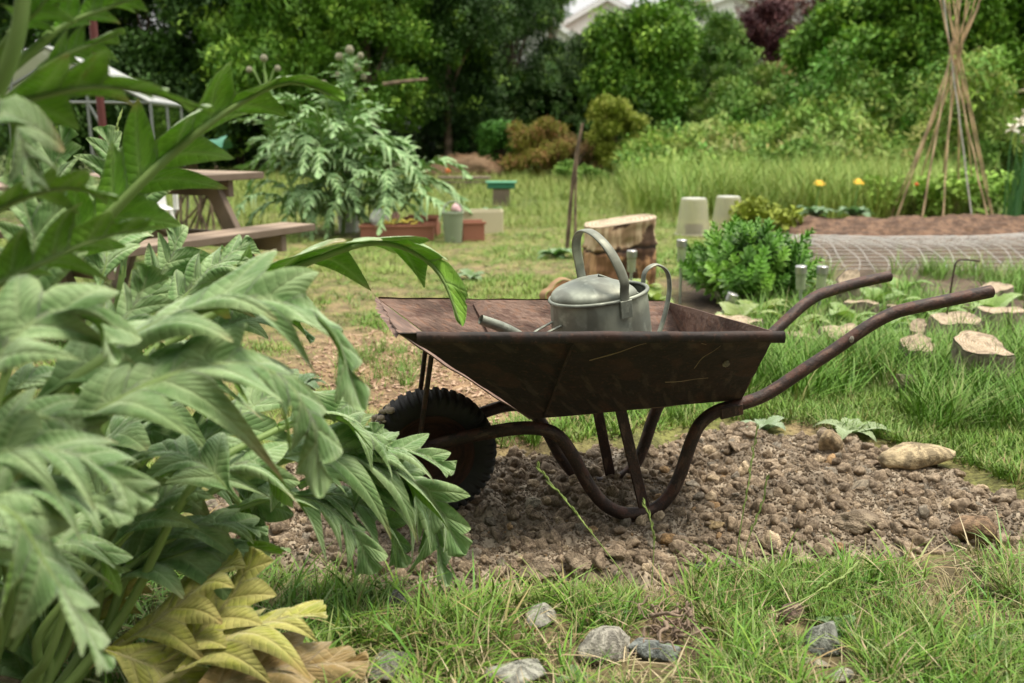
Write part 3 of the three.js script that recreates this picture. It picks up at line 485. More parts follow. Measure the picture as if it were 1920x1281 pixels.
  const R = 0.170, prof = [[0.108, -0.026], [0.118, -0.036], [0.135, -0.042], [0.15, -0.042], [0.160, -0.038], [0.166, -0.028], [0.168, -0.012], [0.168, 0.012], [0.166, 0.028], [0.160, 0.038], [0.15, 0.042], [0.135, 0.042], [0.118, 0.036], [0.108, 0.026]];
  const NA = 44 * 12;
  const tyre = grid(NA, prof.length - 1, (u, v) => { const k = Math.round(v * (prof.length - 1)), [r, w] = prof[k], ph = (u * 44 + (w > 0 ? 0.5 : 0)) % 1, lug = ph < 0.56 ? 1 : 0, m = r > 0.149 ? 1 : 0, a = u * Math.PI * 2, q = r + (m ? (lug ? 0.003 : -0.0025) : 0) + (fbm(Math.cos(a) * 8 + 9, Math.sin(a) * 8, k, 3) - 0.5) * 0.003, ww = w * (m && lug ? 1.07 : 1); return [Math.cos(a) * q, Math.sin(a) * q, ww]; }, (u, v) => [u, v * 0.15]);
  part('tyre', tyre, M.rubber, wheel);
  const discP = [[0.0001, 0.02], [0.02, 0.02], [0.024, 0.012], [0.05, 0.006], [0.085, 0.012], [0.098, 0.026], [0.110, 0.030], [0.113, 0.026], [0.108, 0.02]].map((q) => new THREE.Vector2(...q));
  const disc = new THREE.LatheGeometry(discP, 48); disc.rotateX(Math.PI / 2); part('wheel_disc', disc, M.disc, wheel); const disc2 = disc.clone().rotateY(Math.PI); part('wheel_disc', disc2, M.disc, wheel);
  const ax = new THREE.CylinderGeometry(0.010, 0.010, 0.15, 14); ax.rotateX(Math.PI / 2); part('axle', ax, M.pipe, wheel);
  // mud caked on the tyre
  reseed(33); const mud = []; for (let i = 0; i < 60; i++) { const a = rr(2.2, 3.1), q = 0.168 + rr(-0.012, 0.006), r = rr(0.004, 0.012), g = rock(r, 100 + i, 2, 0.4); g.translate(Math.cos(a) * q, Math.sin(a) * q, rr(-0.02, 0.045)); mud.push(g); }
  const md = part('caked_mud', mergeGeometries(mud), M.mud, wheel); md.userData.kind = 'stuff';
}
// straw and roots caught on the tray
{
  const at = (u, w, v) => V3(u, w, -v).applyAxisAngle(V3(0, 1, 0), TB).add(V3(...OB));
  const near = (u, w) => at(u, w, lerp(0.0, -0.19, clamp((w - 0.3) / 0.25)) - 0.012);
  const S = [['dry straw stem caught along the upper near side of the tray', [[-0.19, 0.475], [-0.13, 0.497], [-0.06, 0.508], [0, 0.516], [0.05, 0.526]], 0.0014], ['short forked straw tip sticking to the tray rim', [[0.03, 0.522], [0.06, 0.512], [0.085, 0.508]], 0.001], ['curved straw stuck low on the tray near the rear clamp', [[0.03, 0.385], [0.06, 0.396], [0.1, 0.398], [0.14, 0.39]], 0.0012], ['looped root hair on the tray side under the rear corner', [[0.08, 0.43], [0.1, 0.455], [0.115, 0.485], [0.125, 0.50]], 0.0009]];
  for (const [l, p, r] of S) solo('straw_wisp', tube(p.map(([u, w], i) => near(u + 0.006 * Math.sin(i * 2.3 + r * 9e3), w + 0.007 * Math.sin(i * 1.9 + r * 7e3))), (t) => r * (1 - 0.6 * t) * (0.7 + 0.6 * vn(t * 11, r * 5e4)), 40, 6), M.straw, l, 'straw');
  const drop = solo('bird_dropping', colored(rock(0.008, 3, 3, 0.4, [1.2, 1, 0.4]), [0.62, 0.55, 0.45]), M.stone, 'pale dried blob stuck on the rear of the tray side', 'dirt'); drop.position.copy(near(0.165, 0.44)); drop.rotation.y = TB;
  const chip = solo('paint_chip', colored(rock(0.009, 5, 3, 0.3, [0.7, 1, 0.3]), [0.7, 0.68, 0.6]), M.stone, 'white paint fleck on the near handle tube', 'dirt'); chip.position.copy(at(0.557, 0.462, -0.028)); chip.rotation.y = TB;
}

// ---------------------------------------------------------------- watering can in the tray
{
  const at = (u, w, v) => V3(u, w, -v).applyAxisAngle(V3(0, 1, 0), TB).add(V3(...OB));
  const c = thing('watering_can', 'oval grey galvanised watering can lying upright in the wheelbarrow tray', 'watering can'); c.position.copy(at(-0.055, 0.307, 0.135));
  c.rotation.order = 'YZX'; c.rotation.set(0.02, TB + 0.22, 0.125);
  const A = 0.132, Bz = 0.105, HH = 0.275, ell = (a, s) => [Math.cos(a) * A * s, Math.sin(a) * Bz * s];
  const shell = (y0, y1, s0, s1, n = 64, off = 0) => grid(n, 14, (u, v) => { const a = u * 6.28319, s = lerp(s0, s1, v) + off + 0.004 * (fbm(Math.cos(a) * 3 + 7, Math.sin(a) * 3, v * 3, 2) - 0.5), [x, z] = ell(a, s); return [x, lerp(y0, y1, v), z]; }, (u, v) => [u * 0.75, v * (y1 - y0)]);
  part('body', mergeGeometries([shell(0.004, HH, 1.09, 1.0), shell(0.004, HH, 1.09, 1.0, 64, -0.012), grid(64, 6, (u, v) => { const [x, z] = ell(u * 6.28319, 1.08 * v); return [x, 0.006, z]; })]), M.zinc, c);
  const ring = (y, s, r) => { const p = []; for (let i = 0; i <= 48; i++) { const [x, z] = ell(i / 48 * 6.28319, s); p.push([x, y, z]); } return tube(p, r, 120, 8, false); };
  part('top_rim', ring(HH, 1.005, 0.0055), M.zinc, c); part('base_hoop', ring(0.012, 1.1, 0.006), M.zinc, c);
  // domed half cover
  const cut = 0.062, dome = grid(56, 30, (u, v) => { const a = lerp(Math.acos(cut / A) + 0.0, Math.PI * 2 - Math.acos(cut / A), u), w = Math.sin(v * Math.PI / 2); let [x, z] = ell(a, 0.985 * w); const y = HH + 0.006 + 0.040 * Math.pow(Math.max(0, 1 - w * w), 0.5) + 0.003 * (fbm(x * 20 + 5, z * 20 + 5, 4, 2) - 0.5); return [x, y, z]; }, (u, v) => { const a = lerp(Math.acos(cut / A), Math.PI * 2 - Math.acos(cut / A), u), w = Math.sin(v * Math.PI / 2), q = ell(a, w); return [q[0] + 0.3, q[1]]; });
  part('cover', dome, M.zinc, c);
  const lipc = tube([[Math.cos(Math.acos(cut / A)) * A, HH + 0.006, Math.sin(Math.acos(cut / A)) * Bz], [0.035, HH + 0.032, 0.045], [0.01, HH + 0.047, 0], [0.035, HH + 0.032, -0.045], [cut, HH + 0.006, -Math.sin(Math.acos(cut / A)) * Bz]], 0.0028, 30, 7); part('cover_edge', lipc, M.zinc, c);
  // flat strap helper following a path in local space
  const strap = (pts, w, th, dirf) => { const cv = new THREE.CatmullRomCurve3(pts.map((p) => V3(...p))), n = 60, pr = []; const S = 10; for (let k = 0; k <= S; k++) { const a = k / S * 6.28319; pr.push([Math.cos(a) * w / 2, Math.sin(a) * th / 2 * (1 + 0.4 * Math.abs(Math.cos(a)))]); } return grid(n, S, (u, v) => { const p = cv.getPointAt(u), t = cv.getTangentAt(u), b = V3(...dirf).addScaledVector(t, -t.dot(V3(...dirf))).normalize(), nn = t.clone().cross(b), q = pr[Math.round(v * S)]; return [p.x + b.x * q[0] + nn.x * q[1], p.y + b.y * q[0] + nn.y * q[1], p.z + b.z * q[0] + nn.z * q[1]]; }, (u, v) => [v * 0.05, u * 0.6]); };
  const hoop = []; for (let i = 0; i <= 18; i++) { const t = i / 18, a = lerp(-0.28, Math.PI + 0.28, t); hoop.push([0.012 - 0.03 * Math.sin(clamp(a, 0, Math.PI)), HH + 0.055 + Math.sin(a) * 0.115, Math.cos(a) * (Bz + 0.006) * (a < 0 || a > Math.PI ? 1.03 : 1)]); }
  hoop.unshift([0.014, HH - 0.03, Bz + 0.005]); hoop.push([0.014, HH - 0.03, -Bz - 0.005]);
  part('hoop_handle', strap(hoop, 0.027, 0.007, [1, 0, 0]), M.zinc, c);
  for (const s of [1, -1]) { const g = box(0.034, 0.046, 0.004); g.translate(0.014, HH - 0.022, s * (Bz + 0.0065)); part('handle_bracket', g, M.zinc, c); }
  part('rear_handle', strap([[A + 0.002, HH - 0.006, 0], [A + 0.012, HH + 0.032, 0], [A + 0.045, HH + 0.045, 0], [A + 0.078, HH + 0.022, 0], [A + 0.085, HH - 0.025, 0], [A + 0.064, HH - 0.1, 0], [A + 0.03, HH - 0.17, 0], [A + 0.008, HH - 0.21, 0]], 0.019, 0.0065, [0, 0, 1]), M.zinc, c);
  const sp = [[-A * 1.02, 0.09, 0], [-0.19, 0.165, -0.005], [-0.262, 0.232, -0.01], [-0.33, 0.274, -0.012]];
  part('spout', mergeGeometries([tube(sp, (t) => lerp(0.02, 0.0125, t), 30, 18, false), tube(sp, (t) => lerp(0.018, 0.0108, t), 30, 18, false)]), M.zinc, c);
  for (const s of [-1, 1]) part('spout_brace', strap([[-0.235, 0.175, 0.012 * s - 0.008], [-0.19, 0.205, 0.02 * s], [-A + 0.002, 0.222, 0.024 * s]], 0.016, 0.005, [0, 0.3, 1]), M.zinc, c);
}
// ---------------------------------------------------------------- cardoon leaves: deeply cut, each lobe with its own lift and droop
function cardoonLeaf(pts, width, nl, up, seed, pal, o = {}) {
  reseed(seed * 7919 + 11); nl = Math.max(4, Math.round(nl * (o.lob ?? 0.74)));
  const c = new THREE.CatmullRomCurve3(pts.map((p) => p.isVector3 ? p : V3(...p))), len = c.getLength(), per = o.per ?? 14, N = (nl + 1) * per, K = o.k ?? 7, U = V3(...up).normalize();
  const prof = (s) => Math.pow(clamp(s / 0.34), 0.6) * Math.pow(clamp((1.04 - s) / 0.62), 0.85);
  const lob = [[], []], S0 = o.start ?? 0.14;
  for (const sd of [0, 1]) for (let j = 0; j < nl; j++) { const s = lerp(S0, 0.90, (j + 0.5 + (sd - 0.5) * 0.3 + rr(-0.12, 0.12)) / nl), sp = (0.90 - S0) / nl; lob[sd].push({ s, e: sp * rr(0.72, 0.95) * (o.le ?? 0.8), L: width * 1.15 * prof(s) * rr(0.82, 1.2), up: rr(-0.5, 0.9) + (o.lift ?? 0), droop: rr(0.0, 0.6) * (o.droop ?? 1), tw: rr(-0.5, 0.5), curl: rr(-0.6, 0.6) }); }
  const frames = [];
  for (let i = 0; i <= N; i++) { const s = i / N, p = c.getPointAt(s), t = c.getTangentAt(s), S = t.clone().cross(U).normalize(), n = S.clone().cross(t).normalize(); frames.push({ s, p, t, S, n }); }
  const topP = [], colT = [], uvs = [], colB = [], W2 = 2 * K + 1, cold = o.tip ?? 1;
  for (let i = 0; i <= N; i++) {
    const f = frames[i], s = f.s;
    for (let q = -K; q <= K; q++) {
      const sd = q < 0 ? 0 : 1, t = Math.abs(q) / K, sg = q < 0 ? -1 : 1;
      let W = width * (o.web ?? 0.13) * prof(s) * (0.8 + 0.4 * vn(s * nl * 3, sd * 9 + seed)), lift = 0, dr = 0.02, tw = 0, ws = 0.04, vein = 0, near = 9, dn = 0, curl = 0, base = W;
      for (const l of lob[sd]) {
        const d = (s - l.s) / l.e, ad = Math.abs(d);
        if (ad < 1) {
          let w = l.L * Math.pow(1 - ad, 0.85);
          for (const [c0, h, e] of [[-0.62, 0.5, 0.16], [-0.34, 0.74, 0.14], [0.30, 0.78, 0.13], [0.56, 0.55, 0.13]]) { const dd = Math.abs(d - c0) / e; if (dd < 1) w = Math.max(w, l.L * h * (1 - dd * 0.75)); }
          W = Math.max(W, w);
        }
        const k = Math.exp(-d * d * 2.2); lift += l.up * k; dr += l.droop * k; tw += l.tw * d * k; curl += l.curl * k; ws += k; if (ad < near) { near = ad; dn = d; vein = Math.exp(-ad * ad * 90); }
      }
      if (s > 0.9) W = Math.max(W * (1 - (s - 0.9) / 0.1), width * 0.30 * Math.pow((1 - s) / 0.1, 0.8) * (1 - 0.0 * t));
      lift /= ws; dr = dr / ws; tw /= ws; curl /= ws;
      const x = W * t, ph = (o.sweep ?? 0.68) + 0.25 * s, fwd = x * Math.sin(ph), lat = x * Math.cos(ph), a = lift + (o.cup ?? 0.25) * (1 - t);
      const rel = x / width;
      let y = lat * Math.sin(a) * 1.1 - dr * width * 0.55 * rel * rel + tw * x * 0.35 + (fbm(s * nl * 2.5, t * 3, seed + sd * 5, 2) - 0.5) * 0.10 * width * t + 0.065 * width * Math.min(near, 1) * Math.min(1, t * 1.6);
      y += curl * width * 0.18 * Math.sin(rel * 3);
      y -= 0.02 * width * vein * (t > 0 ? 1 : 0) * Math.min(1, x / width * 6);
      const p = f.p.clone().addScaledVector(f.S, sg * lat * Math.cos(a)).addScaledVector(f.t, fwd).addScaledVector(f.n, y);
      // hanging tips bend to the ground
      p.y -= (o.hang ?? 0.35) * width * Math.pow(rel, 2.4);
      topP.push(p.x, p.y, p.z); uvs.push(0.5 + 0.45 * clamp(dn, -1.1, 1.1), rel * 0.9 + 0.05 + seed * 0.37);
      const n1 = sst(0.3, 0.7, fbm(s * 14 + seed, sg * x * 30, 3, 3)), edge = sst(0.72, 1, t), tip = sst(0.80, 1.0, rel * 0.86) * sst(0.5, 1, t);
      let ct = mix3(pal.top[0], pal.top[1], n1), cb = mix3(pal.under[0], pal.under[1], n1);
      const vv = Math.max(vein * 0.55, t < 0.001 ? 0.8 : 0); ct = mix3(ct, pal.vein, vv); cb = mix3(cb, pal.vein, vv * 0.7);
      ct = mix3(ct, pal.edge, edge * 0.45); cb = mix3(cb, pal.edge, edge * 0.35);
      if (cold) { ct = mix3(ct, pal.tip, tip * 0.8 * cold); cb = mix3(cb, pal.tip, tip * 0.8 * cold); }
      const sp = vn(s * len * 260, sg * x * 260, seed); if (sp > 0.93) { const k = (sp - 0.93) * 9 * (pal.spot ?? 1); cb = mix3(cb, [0.45, 0.42, 0.08], clamp(k)); }
      colT.push(...ct); colB.push(...cb);
    }
  }
  const mk = (off, flip, col) => {
    const g = new THREE.BufferGeometry(), idx = []; g.setAttribute('position', new THREE.Float32BufferAttribute(topP, 3));
    for (let i = 0; i < N; i++) for (let q = 0; q < 2 * K; q++) { const a = i * W2 + q, b = a + W2; flip ? idx.push(a, b, a + 1, b, b + 1, a + 1) : idx.push(a, a + 1, b, b, a + 1, b + 1); }
    g.setIndex(idx); g.computeVertexNormals(); g.setAttribute('uv', new THREE.Float32BufferAttribute(uvs, 2)); g.setAttribute('color', new THREE.Float32BufferAttribute(col, 3));
    if (off) { const P = g.attributes.position.clone(), n = g.attributes.normal; for (let i = 0; i < P.count; i++) { const q = Math.abs(i % W2 - K) / K, w = off * (1 - q * q * 0.8); P.setXYZ(i, P.getX(i) + n.getX(i) * w, P.getY(i) + n.getY(i) * w, P.getZ(i) + n.getZ(i) * w); } g.setAttribute('position', P); }
    return g;
  };
  const A = mk(0, false, colT), n0 = V3().fromBufferAttribute(A.attributes.normal, Math.floor(N * 0.4) * W2 + K), flipped = n0.dot(frames[Math.floor(N * 0.4)].n) < 0;
  const g = mergeGeometries([flipped ? mk(0, true, colT) : A, mk(0.0012, !flipped, colB)]);
  const ribR = o.rib ?? 0.010 * clamp(len / 0.5, 0.5, 1.2), rib = tube(frames.filter((_, i) => i % 6 === 0).map((f) => f.p.clone().addScaledVector(f.n, -ribR * 0.75 * (1 - f.s * 0.7))), (t) => ribR * (1 - 0.86 * t), 28, 8);
  return { blade: g, rib };
}
const PAL = { top: [[0.22, 0.42, 0.14], [0.49, 0.69, 0.36]], under: [[0.26, 0.60, 0.03], [0.36, 0.70, 0.07]], vein: [0.46, 0.60, 0.32], edge: [0.42, 0.56, 0.24], tip: [0.55, 0.42, 0.22] };
const PALY = { top: [[0.70, 0.74, 0.12], [0.88, 0.84, 0.30]], under: [[0.52, 0.60, 0.06], [0.66, 0.64, 0.12]], vein: [0.64, 0.58, 0.26], edge: [0.62, 0.55, 0.24], tip: [0.55, 0.36, 0.15], spot: 0.3 };
const PALB = { top: [[0.50, 0.34, 0.13], [0.60, 0.44, 0.22]], under: [[0.44, 0.30, 0.12], [0.52, 0.36, 0.16]], vein: [0.6, 0.48, 0.28], edge: [0.58, 0.44, 0.25], tip: [0.42, 0.26, 0.12], spot: 0.3 };
const GREEN_LEAVES = [
[[[-0.617,0.635,-1.596],[-0.515,0.697,-1.676],[-0.383,0.759,-1.756],[-0.25,0.785,-1.82],[-0.154,0.731,-1.844],[-0.101,0.609,-1.844]],0.13,8,[-0.1,1,-0.85]],
[[[-0.752,0.75,-1.38],[-0.633,0.852,-1.404],[-0.515,0.965,-1.436],[-0.417,1.04,-1.476],[-0.339,1.071,-1.5],[-0.264,1.041,-1.516]],0.115,9,[-0.35,1,-0.9]],
[[[-0.625,0.652,-1.7],[-0.558,0.678,-1.78],[-0.485,0.687,-1.82],[-0.396,0.635,-1.836]],0.1,6,[0.1,1,0.4]],
[[[-0.584,0.621,-1.66],[-0.507,0.644,-1.74],[-0.438,0.634,-1.788],[-0.397,0.588,-1.804]],0.09,6,[0.1,1,0.5]],
[[[-0.697,0.66,-1.66],[-0.648,0.732,-1.7],[-0.622,0.788,-1.724],[-0.63,0.821,-1.74]],0.09,6,[0.3,0.4,1]],
[[[-0.623,0.668,-1.62],[-0.561,0.736,-1.676],[-0.509,0.78,-1.708],[-0.483,0.798,-1.724]],0.09,6,[-0.2,0.6,1]],
[[[-0.715,0.714,-1.58],[-0.707,0.782,-1.62],[-0.736,0.853,-1.66],[-0.765,0.917,-1.676]],0.1,7,[0.4,0.4,1]],
[[[-0.716,0.732,-1.7],[-0.712,0.828,-1.724],[-0.729,0.924,-1.74],[-0.748,1.0,-1.756]],0.11,7,[0.35,0.3,1]],
[[[-0.513,0.377,-1.596],[-0.404,0.399,-1.676],[-0.286,0.359,-1.756],[-0.177,0.26,-1.82],[-0.105,0.111,-1.844]],0.155,9,[0.3,1,0.75]],
[[[-0.522,0.322,-1.58],[-0.441,0.326,-1.644],[-0.362,0.285,-1.692],[-0.305,0.21,-1.708],[-0.276,0.136,-1.708]],0.11,7,[0.2,1,0.7]],
[[[-0.556,0.383,-1.58],[-0.514,0.364,-1.628],[-0.487,0.298,-1.66],[-0.502,0.221,-1.66]],0.1,6,[0.2,0.8,0.9]],
[[[-0.416,0.484,-1.58],[-0.345,0.466,-1.7],[-0.274,0.404,-1.756],[-0.232,0.328,-1.78]],0.11,7,[0.2,1,0.4]],
[[[-0.623,1.015,-1.1],[-0.555,1.036,-1.116],[-0.487,1.049,-1.132],[-0.425,1.04,-1.148],[-0.362,1.018,-1.164]],0.085,6,[-0.1,1,-0.35]],
[[[-0.616,1.074,-1.26],[-0.587,1.095,-1.276],[-0.554,1.11,-1.292],[-0.517,1.126,-1.308]],0.05,4,[-0.2,1,-0.7]],
[[[-0.605,1.114,-1.26],[-0.568,1.139,-1.276],[-0.525,1.157,-1.292],[-0.48,1.176,-1.308]],0.06,4,[-0.2,1,-0.7]],
[[[-0.645,1.12,-1.26],[-0.593,1.143,-1.228],[-0.555,1.172,-1.212]],0.06,4,[-0.2,0.6,-1]],
[[[-0.616,0.894,-1.06],[-0.565,0.922,-1.084],[-0.516,0.933,-1.1],[-0.468,0.915,-1.116]],0.07,5,[-0.1,1,-0.5]],
[[[-0.641,0.804,-1.084],[-0.57,0.84,-1.1],[-0.511,0.867,-1.132],[-0.445,0.881,-1.164]],0.085,6,[-0.3,1,-0.8]],
[[[-0.581,0.989,-1.02],[-0.547,1.014,-1.036],[-0.537,0.983,-1.044],[-0.53,0.932,-1.044]],0.06,4,[0.5,0.8,0.6]],
[[[-0.619,0.641,-1.1],[-0.534,0.71,-1.148],[-0.445,0.759,-1.212],[-0.351,0.772,-1.26],[-0.264,0.728,-1.292],[-0.216,0.602,-1.292]],0.15,9,[0.1,1,0.55]],
[[[-0.589,0.605,-1.084],[-0.505,0.663,-1.116],[-0.412,0.699,-1.164],[-0.325,0.69,-1.196],[-0.273,0.622,-1.204],[-0.262,0.51,-1.196]],0.13,8,[0.1,1,0.6]],
[[[-0.595,0.704,-0.98],[-0.553,0.771,-1.004],[-0.525,0.794,-1.036],[-0.485,0.785,-1.052],[-0.459,0.734,-1.052]],0.11,6,[0.3,1,0.6]],
[[[-0.612,0.633,-0.972],[-0.547,0.652,-0.988],[-0.491,0.634,-1.004],[-0.42,0.572,-1.02]],0.09,5,[0.1,1,0.6]],
[[[-0.598,0.596,-0.94],[-0.545,0.611,-0.964],[-0.501,0.602,-0.98],[-0.43,0.568,-0.988]],0.07,4,[0.1,1,0.5]],
[[[-0.575,0.628,-0.908],[-0.531,0.603,-0.924],[-0.508,0.544,-0.932],[-0.452,0.407,-0.94]],0.09,5,[0.5,1,0.55]],
[[[-0.649,0.64,-1.06],[-0.578,0.662,-1.076],[-0.524,0.636,-1.092],[-0.506,0.585,-1.1]],0.09,5,[0.1,1,0.5]],
[[[-0.668,0.315,-1.42],[-0.607,0.373,-1.46],[-0.546,0.414,-1.5],[-0.475,0.419,-1.54]],0.11,6,[0.1,1,0.4]],
[[[-0.693,0.316,-1.38],[-0.67,0.397,-1.404],[-0.634,0.458,-1.436],[-0.562,0.486,-1.46]],0.11,6,[0.1,1,0.5]],
[[[-0.652,0.276,-1.46],[-0.581,0.316,-1.5],[-0.51,0.319,-1.54],[-0.443,0.287,-1.564]],0.09,6,[0.1,1,0.5]],
[[[-0.601,0.414,-1.5],[-0.511,0.484,-1.58],[-0.43,0.524,-1.644],[-0.322,0.51,-1.692]],0.12,7,[0.1,1,0.5]],
[[[-0.707,0.583,-1.38],[-0.64,0.672,-1.436],[-0.603,0.731,-1.484],[-0.587,0.781,-1.5]],0.11,7,[0.2,0.6,1]],
[[[-0.783,0.729,-1.5],[-0.748,0.828,-1.54],[-0.758,0.923,-1.564],[-0.73,1.0,-1.58]],0.1,6,[0.3,0.3,1]],
[[[-0.73,0.656,-1.3],[-0.7,0.758,-1.34],[-0.696,0.857,-1.356],[-0.727,0.932,-1.372]],0.11,6,[0.5,0.3,0.9]],
[[[-0.749,0.606,-1.307],[-0.71,0.639,-1.331],[-0.673,0.636,-1.355],[-0.644,0.574,-1.363]],0.08059451529419222,6,[0.029641109338201743,1,0.3736254504343227]],
[[[-0.557,0.385,-1.468],[-0.496,0.434,-1.492],[-0.437,0.435,-1.516],[-0.389,0.372,-1.524]],0.10480615037072821,6,[-0.14296825283288764,1,0.76577561614279]],
[[[-0.842,0.371,-1.269],[-0.797,0.407,-1.293],[-0.755,0.403,-1.317],[-0.722,0.341,-1.325]],0.08929549871898607,6,[0.07618536144787807,1,0.6391368253272309]],
[[[-0.428,0.425,-1.375],[-0.493,0.484,-1.399],[-0.563,0.492,-1.423],[-0.622,0.444,-1.431]],0.09517861327131247,6,[-0.1933258954555293,1,0.48415273255108715]],
[[[-0.945,0.209,-1.438],[-0.883,0.269,-1.462],[-0.827,0.273,-1.486],[-0.782,0.216,-1.494]],0.0802163400297322,6,[-0.1248349983735377,1,0.6229441637500401]],
[[[-0.735,0.35,-1.251],[-0.684,0.393,-1.275],[-0.636,0.393,-1.299],[-0.597,0.337,-1.307]],0.09293129051879921,6,[-0.20320763632703492,1,0.3830669578596434]],
[[[-0.575,0.573,-1.366],[-0.519,0.633,-1.39],[-0.466,0.643,-1.414],[-0.423,0.598,-1.422]],0.09556616258650015,6,[0.08879884990114006,1,0.6205272317357806]],
[[[-0.656,0.36,-1.215],[-0.703,0.426,-1.239],[-0.756,0.438,-1.263],[-0.8,0.403,-1.271]],0.0882891450487905,6,[-0.08650154723558878,1,0.6481656085942776]],
[[[-0.407,0.335,-1.676],[-0.296,0.371,-1.756],[-0.2,0.359,-1.796],[-0.121,0.31,-1.812]],0.11,7,[0.1,1,0.6]],
[[[-0.382,0.336,-1.7],[-0.27,0.317,-1.78],[-0.183,0.23,-1.82],[-0.14,0.046,-1.836]],0.12,7,[0.3,1,0.7]],
[[[-0.319,0.253,-1.74],[-0.288,0.334,-1.764],[-0.28,0.385,-1.78],[-0.278,0.425,-1.788]],0.07,5,[0.3,0.4,1]],
[[[-0.425,0.32,-1.66],[-0.339,0.287,-1.74],[-0.263,0.209,-1.788],[-0.224,0.106,-1.804]],0.11,7,[0.2,1,0.7]],
];
const YELLOW_LEAVES = [
[[[-0.678,0.135,-1.436],[-0.603,0.181,-1.452],[-0.536,0.229,-1.484],[-0.478,0.274,-1.516]],0.075,5,[-0.2,1,0.55]],
[[[-0.606,0.109,-1.42],[-0.531,0.161,-1.452],[-0.482,0.214,-1.484],[-0.449,0.279,-1.516]],0.08,5,[-0.1,1,0.55]],
[[[-0.565,0.105,-1.404],[-0.472,0.16,-1.436],[-0.397,0.172,-1.468],[-0.326,0.173,-1.484]],0.085,5,[0,1,0.5]],
[[[-0.557,0.061,-1.372],[-0.457,0.1,-1.404],[-0.357,0.099,-1.436],[-0.252,0.09,-1.468]],0.09,5,[0,1,0.7]],
[[[-0.747,0.146,-1.46],[-0.707,0.198,-1.476],[-0.682,0.24,-1.492],[-0.656,0.302,-1.5]],0.045,4,[0.6,0.4,0.8]],
[[[-0.677,0.164,-1.388],[-0.625,0.129,-1.404],[-0.571,0.089,-1.42],[-0.512,0.038,-1.42]],0.07,5,[0,1,0.8]],
];
const cardoon = thing('cardoon_plant', 'large silvery green cardoon plant with jagged arching leaves beside the wheelbarrow', 'plant', [0, 0, 0]);
{
  const C = V3(-0.86, 0, -1.32);
  const addLeaf = (parent, pts, w, nl, up, seed, pal, o, ribM, pet = true) => {
    const { blade, rib } = cardoonLeaf(pts, w, nl, up, seed, pal, o), m = part('leaf', blade, M.leaf, parent); part('midrib', rib, ribM, m);
    if (pet) { const a = V3(...pts[0]), b = V3(...pts[1]), d = a.clone().sub(b).normalize(), q = a.clone().addScaledVector(d, 0.12), e = V3(lerp(C.x, a.x, 0.15), Math.max(0.02, a.y - 0.45), lerp(C.z, a.z, 0.15)); part('leaf_stalk', tube([a.clone().addScaledVector(d, -0.02), q.lerp(e, 0.15), e.clone().lerp(a, 0.35), e], (t) => lerp(0.006, 0.010, t), 18, 8), ribM, m); }
    return m;
  };
  GREEN_LEAVES.forEach(([pts, w, nl, up], i) => addLeaf(cardoon, pts, w * (i > 11 && i < 26 ? 0.88 : 1.05), nl, up, i + 1, PAL, { droop: up[2] > 0.3 ? 1.15 : 0.5, hang: up[2] > 0.3 ? 0.22 : 0.1 }, M.rib, i < 33));
  reseed(515);
  for (let i = 0; i < 34; i++) {                                        // inner and lower leaves
    const a = i * 2.39996, q = rr(0.14, 0.34), h = rr(0.02, 0.42), ex = Math.cos(a), ez = Math.sin(a), bx = -0.78 + ex * 0.06, bz = -1.42 + ez * 0.05; if (ez > -0.25 && ex > -0.5) continue; const l = rr(0.26, 0.42), r = rr(0.05, 0.22);
    addLeaf(cardoon, [[bx, h, bz], [bx + ex * l * 0.35, h + r * 0.8, bz + ez * l * 0.35], [bx + ex * l * 0.75, h + r, bz + ez * l * 0.75], [bx + ex * l * 1.05, h + r * 0.4, bz + ez * l * 1.05]], rr(0.10, 0.14), 6, [rr(-0.2, 0.2), 1, 0.3], 600 + i, PAL, { per: 10, k: 5, droop: 1, hang: 0.5 }, M.rib, false);
  }
  part('main_stem', tube([[-0.86, -0.03, -1.32], [-0.84, 0.4, -1.3], [-0.75, 0.85, -1.24], [-0.655, 1.09, -1.2], [-0.665, 1.45, -1.2]], (t) => lerp(0.028, 0.014, t), 40, 14), M.rib, cardoon);
  part('side_stem', tube([[-0.72, 0.95, -1.22], [-0.62, 1.08, -1.2], [-0.585, 1.2, -1.2], [-0.55, 1.4, -1.2]], (t) => lerp(0.011, 0.007, t), 24, 12), M.rib, cardoon);
  const L2 = ['withered yellow cardoon leaf', 'withered yellow cardoon leaf', 'withered yellow cardoon leaf', 'withered brown cardoon leaf', 'withered olive cardoon leaf', 'withered yellow cardoon leaf'];
  YELLOW_LEAVES.forEach(([pts, w, nl, up], i) => { const m = addLeaf(cardoon, pts, w * 1.3, nl, up, i + 201, i === 3 ? PALB : PALY, { droop: 0.5, hang: 0.3, web: 0.36, le: 1.0, lob: 0.85, rib: 0.006 }, M.ribY, i < 5); m.userData.label = L2[i]; });
}
